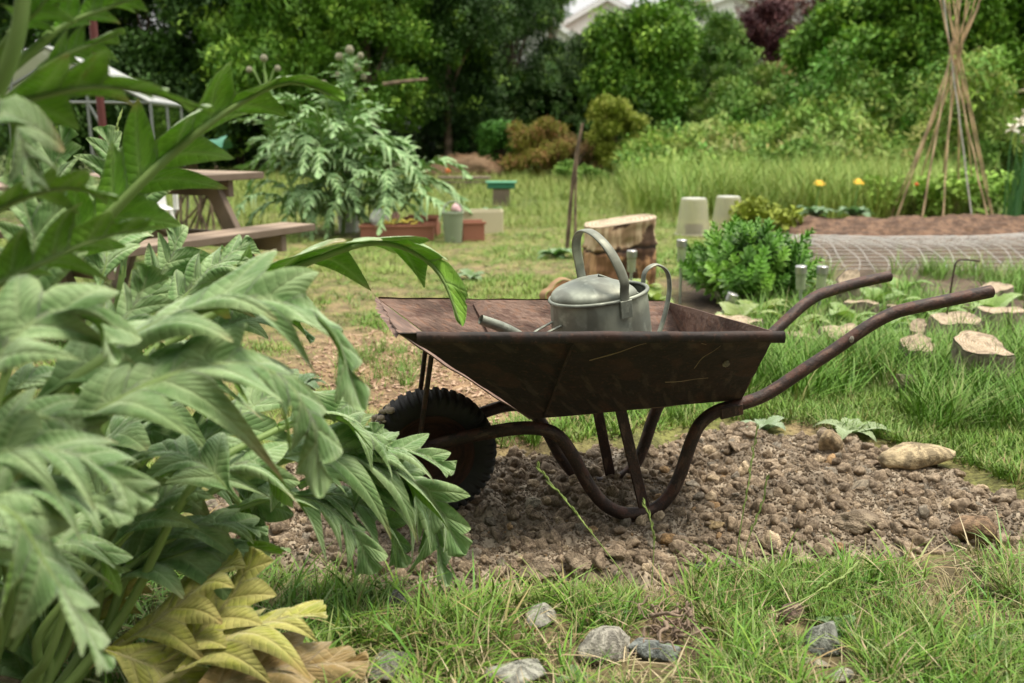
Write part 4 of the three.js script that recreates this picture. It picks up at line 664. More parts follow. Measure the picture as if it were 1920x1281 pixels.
// small leafy weeds
function weed(label, p, n, size, seed, col, name = 'leafy_weed', up = 0.9, group) {
  const t = thing(name, label, 'plant', [p[0], top(p[0], p[1]), p[1]], 0, group); reseed(seed);
  const mat = phy({ color: lin(...col), roughness: 1, clearcoat: 0.25, clearcoatRoughness: 0.5, transmission: 0.4, thickness: 0, bumpMap: rep(T.leafB, 12), bumpScale: 0.0012 });
  for (let i = 0; i < n; i++) {
    const a = i * 2.4 + rr(-0.3, 0.3), l = size * rr(0.7, 1.15), e = rr(0.35, up), w = l * rr(0.2, 0.28);
    const g = grid(8, 14, (u, v) => { const q = (u - 0.5) * 2, ww = w * Math.pow(Math.sin(Math.PI * Math.pow(clamp(v * 0.94 + 0.04), 0.75)), 0.9) * (1 + 0.10 * Math.sin(v * 46) * Math.abs(q)), r = l * v * Math.cos(e * (1 - 0.5 * v)), y = l * v * Math.sin(e) - l * 0.45 * v * v * v + Math.abs(q) * ww * 0.28; return [Math.cos(a) * r - Math.sin(a) * q * ww, y + 0.004, Math.sin(a) * r + Math.cos(a) * q * ww]; }, (u, v) => [u * w * 2, v * l]);
    part('leaf', g, mat, t);
  }
  return t;
}
weed('broad pale green weed rosette at the soil edge under the handle', [0.86, -3.03], 7, 0.11, 3, [0.27, 0.40, 0.20]);
weed('pale young thistle leaf weed beside the soil clods', [1.13, -2.97], 6, 0.15, 5, [0.30, 0.42, 0.17], 'leafy_weed', 0.6);
weed('dock weed rosette in the lawn behind the tray', [-0.27, -6.2], 8, 0.16, 7, [0.12, 0.24, 0.05]);
weed('small nettle-like weed between path and cardoon', [-0.83, -3.55], 12, 0.10, 9, [0.07, 0.18, 0.03]);
weed('dark green weed clump by the twisted sticks', [0.35, -7.3], 12, 0.20, 11, [0.10, 0.24, 0.04]);
weed('single upright rounded leaf weed behind the tray rim', [-0.03, -4.0], 4, 0.16, 13, [0.07, 0.2, 0.06], 'leafy_weed', 1.45);
reseed(260);
for (let i = 0; i < 9; i++) { const x = rr(-0.25, 0.95), z = -rr(1.5, 1.85); if (inSoil(x, z) > -0.03 || onStone(x, z)) continue; weed('small broad leaved weed rosette in the front grass', [x, z], 7, rr(0.035, 0.06), 261 + i, [0.13, 0.27, 0.06], 'rosette_weed', 0.8, 'small weeds in the front grass'); }
// long flowering grass stems
function seedStalk(label, pts, r, seed, spikes) {
  const t = thing('grass_stalk', label, 'grass stalk'); reseed(seed); const m = phy({ color: lin(0.26, 0.36, 0.10), roughness: 0.6 });
  part('stem', tube(pts, (q) => r * (1 - 0.4 * q), 30, 6), m, t);
  const c = new THREE.CatmullRomCurve3(pts.map((p) => V3(...p)));
  for (let i = 0; i < spikes; i++) { const q = lerp(0.45, 1, i / spikes), p = c.getPointAt(q), d = c.getTangentAt(q), s = V3(rr(-1, 1), rr(-0.2, 1), rr(-1, 1)).normalize(); const e = p.clone().addScaledVector(d, 0.016).addScaledVector(s, 0.004); part('spikelet', tube([p, p.clone().lerp(e, 0.5).addScaledVector(s, 0.0022), e], (k) => 0.0019 * Math.sin(Math.PI * (0.15 + 0.8 * k)), 5, 5), m, t); }
}
seedStalk('long arching ryegrass stem with seed head leaning over the soil before the leg tube', [[0.27, 0.01, -1.87], [0.22, 0.08, -1.88], [0.14, 0.18, -1.9], [0.06, 0.275, -1.92], [0.055, 0.29, -1.92]], 0.0016, 3, 16);
seedStalk('thin upright seed stem crossing the bottom of the leg tube', [[0.31, 0.01, -1.9], [0.315, 0.1, -1.92], [0.305, 0.16, -1.93], [0.29, 0.195, -1.94]], 0.0013, 5, 10);
seedStalk('tall grass stem rising straight from the front grass tuft', [[0.50, 0.01, -1.93], [0.51, 0.12, -1.94], [0.53, 0.25, -1.96], [0.545, 0.36, -1.98]], 0.0015, 7, 12);
seedStalk('grass stem with seed head leaning right out of the front grass tuft', [[0.51, 0.01, -1.93], [0.53, 0.1, -1.94], [0.56, 0.19, -1.95], [0.565, 0.25, -1.95]], 0.0014, 9, 10);
seedStalk('pale flattened seed head lying in the front grass', [[0.53, 0.03, -1.74], [0.6, 0.05, -1.76], [0.68, 0.07, -1.8], [0.74, 0.09, -1.84]], 0.0015, 11, 18);
seedStalk('dry tan grass head rising between the cardoon leaves', [[-0.82, 0.4, -1.75], [-0.80, 0.7, -1.8], [-0.79, 0.9, -1.85], [-0.775, 1.03, -1.9]], 0.0014, 13, 40);
// ---------------------------------------------------------------- log edging and the bed
function logPiece(label, p, r, h, seed, o = {}) { h *= o.full ? 1 : 0.72; r *= 0.88;                       // upright cut log: bark wall and a pale sawn top
  const t = thing(o.name ?? 'edging_log', label, 'log', [p[0], gh(p[0], p[1]) - 0.02, p[1]], o.turn ?? 0, o.group); reseed(seed);
  const R = (a, y) => r * (1 + 0.7 * (fbm(Math.cos(a) * 1.5 + seed, Math.sin(a) * 1.5, 1, 2) - 0.5) + 0.05 * (fbm(Math.cos(a) * 5 + seed, Math.sin(a) * 5, y * 9, 3) - 0.5)) * (1 + 0.12 * (1 - y / h)), sx = o.sx ?? 1, tilt = o.tilt ?? 0;
  const w = grid(40, 10, (u, v) => { const a = u * 6.28319, y = v * h, q = R(a, y); return [Math.cos(a) * q * sx, y + (tilt * Math.cos(a + (o.ph ?? 0.6)) * r + 0.035 * (fbm(Math.cos(a) * 1.2 + seed, Math.sin(a) * 1.2, 4, 2) - 0.5)) * v, Math.sin(a) * q]; }, (u, v) => [u * r * 6.28, v * h + seed * 0.1]);
  part('bark', w, M.bark, t);
  const c = grid(40, 8, (u, v) => { const a = u * 6.28319, q = R(a, h) * 0.97 * v; return [Math.cos(a) * q * sx, h + 0.002 + (tilt * Math.cos(a + (o.ph ?? 0.6)) * r + 0.035 * (fbm(Math.cos(a) * 1.2 + seed, Math.sin(a) * 1.2, 4, 2) - 0.5)) * v + (fbm(Math.cos(a) * v * 4 + seed, Math.sin(a) * v * 4, 3, 3) - 0.5) * 0.012, Math.sin(a) * q]; }, (u, v) => [0.5 + Math.cos(u * 6.28319) * v * 0.47, 0.5 + Math.sin(u * 6.28319) * v * 0.47]);
  part('sawn_top', c, M.cut, t); return t;
}
logPiece('wide stump of the log edging with a pale bitten top above long grass', [1.815, -3.52], 0.11, 0.205, 3, { sx: 1.05, tilt: 0.32, ph: 1.7, full: 1 });
logPiece('slim pale topped edging log squeezed beside the wide stump', [1.665, -3.72], 0.075, 0.2, 5, { tilt: 0.25, ph: 1.4 });
logPiece('low edging log with flat white top in the grass by the near handle', [1.49, -4.12], 0.09, 0.16, 7, { sx: 1.2, tilt: 0.2, ph: 1.6 });
logPiece('pale log slice at the tray corner under the chard', [1.13, -4.52], 0.115, 0.13, 9, { sx: 1.1 });
logPiece('cracked grey barked log between the two handles', [1.36, -4.3], 0.085, 0.1, 11);
logPiece('brown sided log tucked behind the far handle end', [1.86, -4.9], 0.10, 0.17, 13, { tilt: -0.1 });
logPiece('small whitish log beside the brown sided log', [2.04, -4.86], 0.055, 0.15, 15);
logPiece('split log wedge pointing up behind the far handle', [1.90, -5.2], 0.075, 0.27, 17, { tilt: 0.7, sx: 0.8 });
logPiece('long low log with pale top behind the near handle grip', [2.15, -4.45], 0.10, 0.17, 19, { sx: 1.3, tilt: 0.2, ph: 1.6 });
logPiece('edging log at the end of the bed beside the near handle end', [2.5, -4.7], 0.10, 0.16, 21, { sx: 1.3 });
logPiece('pale curled log at the far end of the bed', [2.72, -5.2], 0.09, 0.2, 23, { tilt: 0.2 });
logPiece('leaning bark slab log next to the wide stump', [1.735, -3.9], 0.05, 0.25, 25, { tilt: 0.5, sx: 0.7 });
{ const t = logPiece('short log stub fallen sideways in the grass before the wide stump', [1.56, -3.5], 0.035, 0.13, 27); t.rotation.set(0.3, 0.4, 1.25); t.position.y += 0.05; }
{ const t = logPiece('tan round log slice standing on edge behind the watering can', [0.23, -4.25], 0.115, 0.05, 29, { name: 'log_slice' }); t.rotation.set(1.35, 0, -0.35); t.position.y = 0.21; t.children[0].material = std({ color: lin(0.30, 0.19, 0.10), roughness: 0.8, bumpMap: rep(T.woodB, 4), bumpScale: 0.002 }); t.children[1].material = std({ map: rep(T.wood, 3), color: lin(1.0, 0.62, 0.34), roughness: 0.8 }); }
// big chopping block
{
  const t = thing('chopping_block', 'tall square cut wooden block with bark stain and cracks behind the watering can', 'wooden block', [0.69, gh(0.69, -6), -6.0], 0.12);
  const w = 0.22, d = 0.2, h = 0.42, bt = tex(256, (u, v) => { const g = fbm(u * 40, v * 3 + fbm(u * 6, v * 6, 2, 3) * 0.6, 201, 4), st = sst(0.66, 0.6, v + (fbm(u * 10, v * 4, 203, 3) - 0.5) * 0.2), kn = fbm(u * 7, v * 5, 207, 4); let k = mix3([0.60, 0.49, 0.38], [0.80, 0.71, 0.59], sst(0.3, 0.7, g)); k = mix3(k, mix3([0.44, 0.30, 0.20], [0.70, 0.53, 0.37], sst(0.3, 0.65, g)), st * 0.85); k = mix3(k, [0.20, 0.12, 0.08], sst(0.6, 0.7, kn) * 0.75); return mix3(k, [0.13, 0.09, 0.07], Math.exp(-Math.pow((v - 0.63 + (vn(u * 12, 3) - 0.5) * 0.1) / 0.02, 2)) * 0.85); }), mw = std({ map: bt, bumpMap: rep(T.woodB, 3), bumpScale: 0.004, roughness: 0.85 });
  const ring = (a) => { const c = Math.cos(a), s = Math.sin(a), k = Math.pow(Math.pow(Math.abs(c), 5) + Math.pow(Math.abs(s), 5), -0.2); return [c * k * w, s * k * d]; };
  const prof = (v, a) => 1 - 0.07 * Math.exp(-Math.pow((v - 0.63 + (vn((a / 6.28319 * 2 % 1) * 12, 3) - 0.5) * 0.1) / 0.02, 2)) + 0.16 * (fbm(Math.cos(a) * 3, Math.sin(a) * 3, v * 6, 3) - 0.5) - 0.05 * sst(0.62, 0.7, v);
  part('trunk', grid(72, 30, (u, v) => { const a = u * 6.28319, q = ring(a), k = prof(v, a); return [q[0] * k, v * (h + 0.035 * Math.cos(a)), q[1] * k]; }, (u, v) => [u * 2, v]), mw, t);
  part('sawn_top', grid(48, 6, (u, v) => { const a = u * 6.28319, q = ring(a), k = prof(1, a) * v; return [q[0] * k, h + 0.002 + 0.035 * Math.cos(a) * v, q[1] * k]; }, (u, v) => [0.5 + Math.cos(u * 6.28319) * v * 0.47, 0.5 + Math.sin(u * 6.28319) * v * 0.47]), M.cut, t);
}
// two sticks stuck in the lawn
for (const [l, p, r] of [['knobbly brown stick standing in the lawn, the taller of the crossed pair', [[0.46, 0, -7.8], [0.49, 0.45, -7.8], [0.53, 0.8, -7.8], [0.575, 1.06, -7.8]], 0.017], ['thin brown stick leaning on the taller one in the lawn', [[0.53, 0, -7.75], [0.525, 0.4, -7.78], [0.53, 0.76, -7.79]], 0.012]])
  solo('garden_stick', tube(p.map((q) => [q[0], q[1] - 0.02, q[2]]), (t) => r * (1 - 0.25 * t) * (0.9 + 0.3 * vn(t * 14, r * 999)), 40, 9), M.twig, l, 'stick');
// solar path lights
{
  const mk = (label, p, tilt, h) => {
    const t = thing('solar_light', label, 'garden light', [p[0], gh(p[0], p[1]) - 0.02, p[1]], 0, 'solar lights along the bed'); t.rotation.set(tilt[0], 0, tilt[1]);
    const stake = new THREE.CylinderGeometry(0.009, 0.007, h, 12); stake.translate(0, h / 2, 0); part('stake', stake, M.galv, t);
    part('lens', new THREE.CylinderGeometry(0.026, 0.024, 0.085, 24, 1, true).translate(0, h + 0.042, 0), phy({ color: lin(0.62, 0.66, 0.52), roughness: 0.4, transmission: 0.75, thickness: 0 }), t);
    part('cap', mergeGeometries([new THREE.CylinderGeometry(0.03, 0.03, 0.036, 28).translate(0, h + 0.102, 0), new THREE.CylinderGeometry(0.026, 0.03, 0.004, 28).translate(0, h + 0.122, 0)]), M.steel, t);
  };
  mk('steel capped solar light left of the round leafy bush', [0.97, -5.3], [0, 0.01], 0.27);
  mk('solar light standing before the chopping block', [0.69, -5.35], [0, 0], 0.2);
  mk('solar light beside the bush, the first of two behind the far handle', [1.53, -4.85], [0.02, 0.06], 0.2);
  mk('solar light further along, the second of two behind the far handle', [1.62, -4.85], [0, -0.02], 0.2);
  mk('short solar light tilting under the round leafy bush', [1.12, -4.9], [0.1, -0.3], 0.06);
}
// bent iron rod
solo('iron_rod', tube([[2.13, -0.02, -4.5], [2.14, 0.15, -4.5], [2.15, 0.34, -4.5], [2.165, 0.372, -4.5], [2.2, 0.377, -4.5], [2.27, 0.37, -4.5]], 0.0045, 40, 8), M.pipe, 'thin rusty iron rod with a bent top beside the wire mesh', 'rod');
// leafy crown maker: clumps of leaves on many twigs
function leafGeo(n, rad, l, w, fold = 0.25, tri = false) {
  const a = { pos: [], idx: [] };
  for (let i = 0; i < n; i++) {
    const d = V3(rr(-1, 1), rr(-1, 1), rr(-1, 1)).normalize(), o = d.clone().multiplyScalar(rad * Math.cbrt(rnd())), dir = V3(rr(-1, 1), rr(-0.8, 0.7), rr(-1, 1)).normalize(), s = dir.clone().cross(V3(rr(-0.4, 0.4), 1, rr(-0.4, 0.4))).normalize(), nn = s.clone().cross(dir), b = a.pos.length / 3, L = l * rr(0.7, 1.25), W = w * rr(0.75, 1.2);
    const P = (t, q, h) => { const v = o.clone().addScaledVector(dir, L * t).addScaledVector(s, W * q).addScaledVector(nn, h * W - 0.12 * L * t * t); a.pos.push(v.x, v.y, v.z); };
    P(0, 0, 0); P(0.42, 0.5, fold); P(0.45, 0, 0); P(0.42, -0.5, fold); P(1, 0, 0); a.idx.push(b, b + 1, b + 2, b, b + 2, b + 3, b + 1, b + 4, b + 2, b + 2, b + 4, b + 3);
  }
  return finish(a);
}
reseed(41);
const LG = { small: leafGeo(22, 0.11, 0.055, 0.03), mid: leafGeo(20, 0.15, 0.085, 0.042), big: leafGeo(14, 0.14, 0.11, 0.065), fine: leafGeo(30, 0.12, 0.06, 0.016), feather: leafGeo(26, 0.16, 0.12, 0.024) };
function crown(parent, geo, n, C, Rr, cols, seed, o = {}) {             // C centre, Rr radii; n clusters on lumpy clumps
  reseed(seed); const nc = o.clumps ?? 26, cl = [], L = [];
  for (let i = 0; i < nc; i++) { const d = V3(rr(-1, 1), rr(-0.75, 1), rr(-1, 1)).normalize(), q = rr(0.4, 1.02) * (o.spread ?? 1); cl.push([C[0] + d.x * Rr[0] * q, C[1] + d.y * Rr[1] * q, C[2] + d.z * Rr[2] * q, rr(0.16, 0.36) * (o.rad ?? 1), rr(0, 1)]); }
  const m = new THREE.InstancedMesh(geo, M.foliage, n), c = new THREE.Color(), mr = Math.min(Rr[0], Rr[1], Rr[2]) * 0.6 + Math.max(...Rr) * 0.4;
  for (let i = 0; i < n; i++) {
    const k = cl[Math.floor(rnd() * nc)], d = V3(rr(-1, 1), rr(-1, 1), rr(-1, 1)).normalize(), q = k[3] * mr * Math.pow(rnd(), 0.4), s = (o.scale ?? 1) * rr(0.7, 1.25);
    D.position.set(k[0] + d.x * q * 1.15, Math.max(0.05, k[1] + d.y * q * 0.8), k[2] + d.z * q * 1.15); D.rotation.set(rr(-0.6, 0.6), rnd() * 6.28, rr(-0.6, 0.6)); D.scale.set(s, s, s); D.updateMatrix(); m.setMatrixAt(i, D.matrix);
    const cc = mix3(cols[0], cols[1], clamp(k[4] * 0.6 + rnd() * 0.4)), w = rnd() < (o.accent ?? 0) ? cols[2] : cc, b = rr(0.8, 1.2); m.setColorAt(i, c.setRGB(w[0] * b, w[1] * b, w[2] * b));
  }
  m.name = 'crown'; m.castShadow = m.receiveShadow = true; m.userData.kind = 'stuff'; parent.add(m); return { cl };
}
function tree(name, label, category, x, z, C, R, geo, n, cols, seed, o = {}) {   // trunk with limbs into the clumps, and the crown
  const t = thing(name, label, category, [x, gh(x, z), z], 0, o.group); const { cl } = crown(t, geo, n, C, R, cols, seed, o);
  const tr = o.trunk ?? 0.07, h = C[1]; reseed(seed + 3);
  part('trunk', tube([[0, -0.05, 0], [rr(-0.05, 0.05), h * 0.4, 0], [C[0] * 0.6, h * 0.8, C[2] * 0.6], [C[0], h + R[1] * 0.4, C[2]]], (q) => tr * (1 - 0.75 * q), 14, 8), M.twig, t);
  cl.slice(0, o.limbs ?? 9).forEach((k) => { const y0 = Math.max(0.1, Math.min(k[1] * 0.7, h * rr(0.3, 0.9))); part('limb', tube([[C[0] * 0.3 * y0 / h, y0, C[2] * 0.3 * y0 / h], [k[0] * 0.5, lerp(y0, k[1], 0.6), k[2] * 0.5], [k[0], k[1], k[2]]], (q) => tr * 0.4 * (1 - 0.8 * q), 8, 6), M.twig, t); });
  return t;
}
const DK = [[0.016, 0.046, 0.008], [0.048, 0.115, 0.014], [0.19, 0.33, 0.04]], MG = [[0.05, 0.14, 0.012], [0.13, 0.27, 0.022], [0.24, 0.40, 0.045]], BG = [[0.07, 0.17, 0.02], [0.14, 0.27, 0.035], [0.22, 0.34, 0.06]];
const LT = [[0.13, 0.25, 0.03], [0.25, 0.37, 0.06], [0.38, 0.42, 0.15]], PU = [[0.030, 0.008, 0.011], [0.075, 0.020, 0.024], [0.12, 0.04, 0.04]], GO = [[0.16, 0.22, 0.02], [0.27, 0.32, 0.035], [0.34, 0.36, 0.06]], BZ = [[0.15, 0.17, 0.02], [0.24, 0.22, 0.03], [0.33, 0.17, 0.07]];
// boundary trees, left to right: [label, x, z, centre y, rx, ry, rz, colours, leaf, copies]
const HEDGE = [
  ['dark boundary tree rising behind the greenhouse', -9.6, -19.5, 2.6, 2.0, 2.9, 1.6, DK, 'mid', 2600],
  ['dense dark tree behind the red post', -7.6, -20.5, 2.8, 1.7, 3.1, 1.6, DK, 'mid', 2800],
  ['bushy dark green tree behind the picnic table', -5.7, -20, 2.7, 1.6, 3.0, 1.6, DK, 'mid', 2800],
  ['feathery green tree over the tall cardoon', -4.2, -19, 2.6, 1.4, 2.9, 1.3, MG, 'feather', 2600],
  ['mid green tree with drooping sprays right of the tall cardoon', -2.75, -18.6, 2.5, 1.25, 2.7, 1.2, MG, 'small', 3000],
  ['dark tree with light leaf tips over the straw heap', -1.3, -19.8, 2.4, 1.3, 2.8, 1.3, DK, 'small', 3000],
  ['blackish green yew like tree beside the brown roof', 0.0, -22, 2.5, 1.4, 2.9, 1.3, DK, 'fine', 3200],
  ['low dark tree under the brown roof', 1.35, -23, 1.5, 1.2, 1.75, 1.2, DK, 'small', 2600],
  ['full round green shrub in front of the white gable', 2.85, -21, 1.7, 1.25, 2.05, 1.0, MG, 'mid', 3200],
  ['upright light green shrub before the white house', 4.6, -22.5, 2.0, 0.9, 2.3, 0.9, BG, 'small', 1500],
  ['purple leaved plum tree below the house roof', 6.3, -24, 2.1, 1.35, 2.2, 1.1, PU, 'small', 2900],
  ['pale green bush in front of the purple tree', 5.0, -20, 1.0, 1.2, 1.05, 1.0, LT, 'small', 1800],
  ['yellowish dry leaved bush beside the purple tree', 6.4, -21.5, 1.5, 0.7, 1.2, 0.7, [[0.20, 0.20, 0.05], [0.33, 0.29, 0.10], [0.4, 0.33, 0.15]], 'small', 900],
  ['spreading mid green tree left of the bamboo wigwam', 7.2, -19, 2.1, 1.6, 1.9, 1.4, MG, 'mid', 3400],
  ['tall green tree behind the bamboo wigwam', 8.6, -18, 2.3, 1.6, 2.5, 1.4, MG, 'mid', 3000],
  ['dark green tree at the end of the boundary behind the white flowers', 10.3, -18, 2.2, 1.7, 2.5, 1.4, DK, 'mid', 2600],
  ['overhanging tree top above the white gable', 1.2, -30, 5.4, 1.2, 1.3, 1.0, BG, 'small', 700],
  ['tall backing tree between the two houses', 6.2, -30, 2.6, 1.0, 2.0, 1.0, BG, 'mid', 1300],
  ['distant red leaved tree by the upper roof', 9.6, -32, 4.2, 2.2, 1.6, 1.3, [[0.06, 0.02, 0.02], [0.14, 0.05, 0.045], [0.2, 0.1, 0.08]], 'small', 1200],
  ['low black green bush filling the gap behind the picnic table', -6.6, -24, 1.3, 1.5, 1.6, 1.0, DK, 'mid', 1500],
  ['low black green bush filling the gap behind the tall cardoon', -4.4, -24, 1.2, 1.5, 1.5, 1.0, DK, 'mid', 1500],
  ['dark bramble bank behind the drooping green tree', -2.2, -24, 1.2, 1.5, 1.5, 1.0, DK, 'mid', 1500],
  ['dark bramble bank behind the straw heap', -0.2, -25, 1.1, 1.5, 1.4, 1.0, DK, 'mid', 1500],
  ['dark bramble bank behind the bronze shrub', 2.0, -25, 1.1, 1.5, 1.3, 1.0, DK, 'mid', 1400],
  ['shaded bush behind the pale green bush', 4.4, -25, 1.0, 1.5, 1.2, 1.0, DK, 'mid', 1300],
  ['shaded bush under the purple tree', 7.2, -25, 1.0, 1.7, 1.2, 1.0, DK, 'mid', 1300],
];
HEDGE.forEach(([l, x, z, cy, rx, ry, rz, cols, gk, n], i) => tree('boundary_tree', l, 'tree', x, z, [0, cy, 0], [rx, ry, rz], LG[gk], Math.round(n * 1.25), cols, 300 + i * 17, { clumps: 44, accent: cols === DK ? 0.08 : 0.15, scale: 1.35, group: 'trees and shrubs along the boundary', trunk: 0.1 }));
tree('golden_shrub', 'yellow green open shrub in front of the dark trees', 'shrub', 2.0, -18.5, [0, 0.85, 0], [0.65, 0.95, 0.55], LG.small, 1500, GO, 701, { clumps: 34, spread: 1.05, rad: 0.62, accent: 0.15, scale: 1.0, trunk: 0.03 });
tree('bronze_shrub', 'olive and copper tinted bushy shrub before the dark yew', 'shrub', 0.45, -18.3, [0, 0.45, 0], [0.62, 0.65, 0.5], LG.fine, 1500, BZ, 703, { clumps: 40, spread: 1.1, rad: 0.6, accent: 0.25, scale: 1.0, trunk: 0.02 });
tree('copper_shrub', 'small copper brown shrub right of the crossed sticks', 'shrub', 1.3, -18.4, [0, 0.45, 0], [0.45, 0.45, 0.4], LG.fine, 350, [[0.24, 0.14, 0.06], [0.32, 0.2, 0.08], [0.2, 0.24, 0.06]], 705, { clumps: 10, accent: 0.3 });
tree('green_shrub', 'glossy bright shrub at the foot of the bronze shrub', 'shrub', -0.3, -18.9, [0, 0.7, 0], [0.55, 0.65, 0.5], LG.mid, 500, [[0.05, 0.16, 0.02], [0.10, 0.25, 0.03], [0.14, 0.3, 0.05]], 707, { clumps: 12 });
// undergrowth in front of the trees
const UNDER = [
  [2.9, -16.5, 0.6, 0.45, BG], [3.6, -15.5, 0.7, 0.5, LT], [4.4, -15, 0.75, 0.55, BG], [5.2, -15.2, 0.8, 0.6, LT], [4.6, -17.5, 0.9, 0.9, LT], [5.9, -16.4, 0.9, 0.8, BG], [6.6, -15.2, 0.9, 0.65, LT], [7.6, -15, 0.9, 0.7, BG], [3.6, -18.6, 0.8, 0.75, MG], [1.2, -16.8, 0.5, 0.3, BG], [8.3, -14.6, 0.7, 0.6, MG], [2.2, -15.4, 0.5, 0.32, BG]];
UNDER.forEach(([x, z, r, h, cols], i) => tree('undergrowth_bush', cols === LT ? 'low pale yellowish bush of weeds behind the meadow grass' : cols === BG ? 'low bright green bush of nettles behind the meadow grass' : 'low deep green bramble bush behind the meadow grass', 'bush', x, z, [0, h * 0.55, 0], [r, h * 0.62, r * 0.7], i % 2 ? LG.small : LG.mid, 620, cols, 800 + i * 13, { clumps: 16, accent: 0.12, scale: 0.95, trunk: 0.025, limbs: 4, group: 'undergrowth behind the meadow grass' }));
// wild mixed growth that runs along the foot of the boundary
reseed(131);
for (const [nm, lb, geo, n, pal, z0, z1] of [['wild_growth', 'wild tangle of leafy weeds and brambles along the boundary', LG.mid, 5200, BG, 15.5, 19], ['wild_sprays', 'loose pale sprays of weeds standing before the boundary trees', LG.feather, 3200, LT, 14.5, 18], ['dark_tangle', 'dark leafy tangle under the boundary trees', LG.small, 6000, DK, 19.5, 24]]) {
  const L = [];
  for (let i = 0; i < n; i++) {
    const z = -rr(z0, z1), x = rr(pal === DK ? -0.5 : 0.12, 0.56) * -z, m = fbm(x * 0.7 + 3, z * 0.7, z0, 3), hm = (pal === DK ? 1.9 : lerp(0.5, 1.9, sst(2.5, 7, x)) * lerp(0.75, 1.3, sst(15, 19, -z))) * sst(0.28, 0.72, m) * 1.5, y = hm * Math.pow(rnd(), 0.6);
    const c = mix3(mix3(pal[0], pal[1], rnd()), pal[2], sst(0.5, 0.75, fbm(x * 1.1, z * 1.1, 77, 2)) * rnd()); L.push({ p: [x, 0.05 + y, z], s: rr(0.7, 1.4), rx: rr(-0.6, 0.6), rz: rr(-0.6, 0.6), c: c.map((v) => v * rr(0.8, 1.2)) });
  }
  scatter(nm, lb, geo, M.foliage, L);
}
// unseen hedge added behind and beside the camera to shade the barrow's near side
[[-3.6, 3.4], [-1.2, 3.1], [1.3, 3.2], [3.8, 3.6], [-4.6, 0.6], [-5.2, -2.4], [5.6, 0.2]].forEach(([x, z], i) => tree('added_hedge_shrub', 'dark unseen hedge shrub added to shade the near side of the wheelbarrow', 'shrub', x, z, [0, 2.9, 0], [2.1, 3.2, 1.0], LG.mid, 2600, DK, 900 + i, { clumps: 44, scale: 2.1, limbs: 4, group: 'added hedge out of view' }));
// round leafy bush in the bed
{
  const t = thing('stonecrop_bush', 'round bright green bush with rosettes of fleshy leaves in the bed', 'bush', [1.38, gh(1.38, -5.45), -5.45]); reseed(55);
  const shoot = (() => { const a = { pos: [], idx: [] }; for (let i = 0; i < 40; i++) { const y = i / 40, ang = i * 2.4, l = lerp(0.075, 0.028, y * y), e = lerp(0.25, 1.15, y), w = l * 0.42, b = a.pos.length / 3, cx = Math.cos(ang), cz = Math.sin(ang), h = y * 0.2; const P = (tt, q, up) => { const r = l * tt * Math.cos(e * (1 - 0.2 * tt)), yy = h + l * tt * Math.sin(e) + up; a.pos.push(cx * r - cz * q * w, yy, cz * r + cx * q * w); }; P(0.05, 0, 0); P(0.55, 0.5, 0.004); P(0.6, 0, 0); P(0.55, -0.5, 0.004); P(0.9, 0.25, -0.002); P(0.9, -0.25, -0.002); P(1, 0, -0.004); a.idx.push(b, b + 1, b + 2, b, b + 2, b + 3, b + 1, b + 4, b + 2, b + 2, b + 4, b + 6, b + 2, b + 6, b + 5, b + 2, b + 5, b + 3); } return finish(a); })();
  const sm = [0, 1, 2].map((i) => phy({ color: lin(...[[0.11, 0.28, 0.02], [0.17, 0.36, 0.035], [0.07, 0.19, 0.015]][i]), roughness: 0.5 }));
  for (let i = 0; i < 150; i++) { const a = i * 2.39996, q = Math.sqrt((i + 0.5) / 150), dx = Math.cos(a) * q, dz = Math.sin(a) * q, s = rr(0.6, 1.25), m = part('shoot', shoot, sm[i % 3], t); m.position.set(dx * 0.27, 0.27 * Math.sqrt(Math.max(0, 1 - q * q * 0.92)) * rr(0.85, 1.05), dz * 0.24); if (i % 9 === 0) m.position.multiplyScalar(1.15); m.rotation.set(dz * 0.95 + rr(-0.15, 0.15), rnd() * 6, -dx * 0.95 + rr(-0.15, 0.15), 'XZY'); m.scale.setScalar(s); }
  for (let i = 0; i < 24; i++) { const a = rr(0, 6.28), q = rr(0.05, 0.25); part('stem', tube([[Math.cos(a) * 0.05, 0, Math.sin(a) * 0.05], [Math.cos(a) * q * 0.7, 0.15, Math.sin(a) * q * 0.7], [Math.cos(a) * q, 0.3, Math.sin(a) * q]], 0.005, 6, 6), sm[2], t); }
}
// chard and lettuce in the bed
[['pale green chard with red rib by the tray rear corner', [1.16, -4.75], [0.30, 0.40, 0.10]], ['yellow green chard plant in front of the round bush', [1.3, -4.85], [0.26, 0.38, 0.05]], ['lime leaf chard between bush and solar lights', [1.42, -4.6], [0.28, 0.40, 0.07]], ['broad chard plant under the far handle grip', [1.72, -4.7], [0.22, 0.38, 0.05]], ['chard with dark ribs beside the split log', [1.86, -4.55], [0.2, 0.36, 0.05]], ['upright chard leaf before the wire mesh', [2.05, -5.2], [0.2, 0.36, 0.05]], ['young chard beside the bent iron rod', [2.3, -4.95], [0.24, 0.40, 0.06]], ['lone chard seedling at the far end of the bed', [2.62, -5.0], [0.24, 0.4, 0.06]], ['lush chard tucked against the wire mesh', [2.4, -5.7], [0.2, 0.38, 0.05]], ['reddish green chard near the corner of the wire mesh', [1.9, -5.8], [0.22, 0.3, 0.07]], ['spreading chard behind the long low log', [2.2, -4.85], [0.2, 0.37, 0.05]]].forEach(([l, p, c], i) => weed(l, p, 10, 0.21, 120 + i, c, 'chard_plant', 1.2));
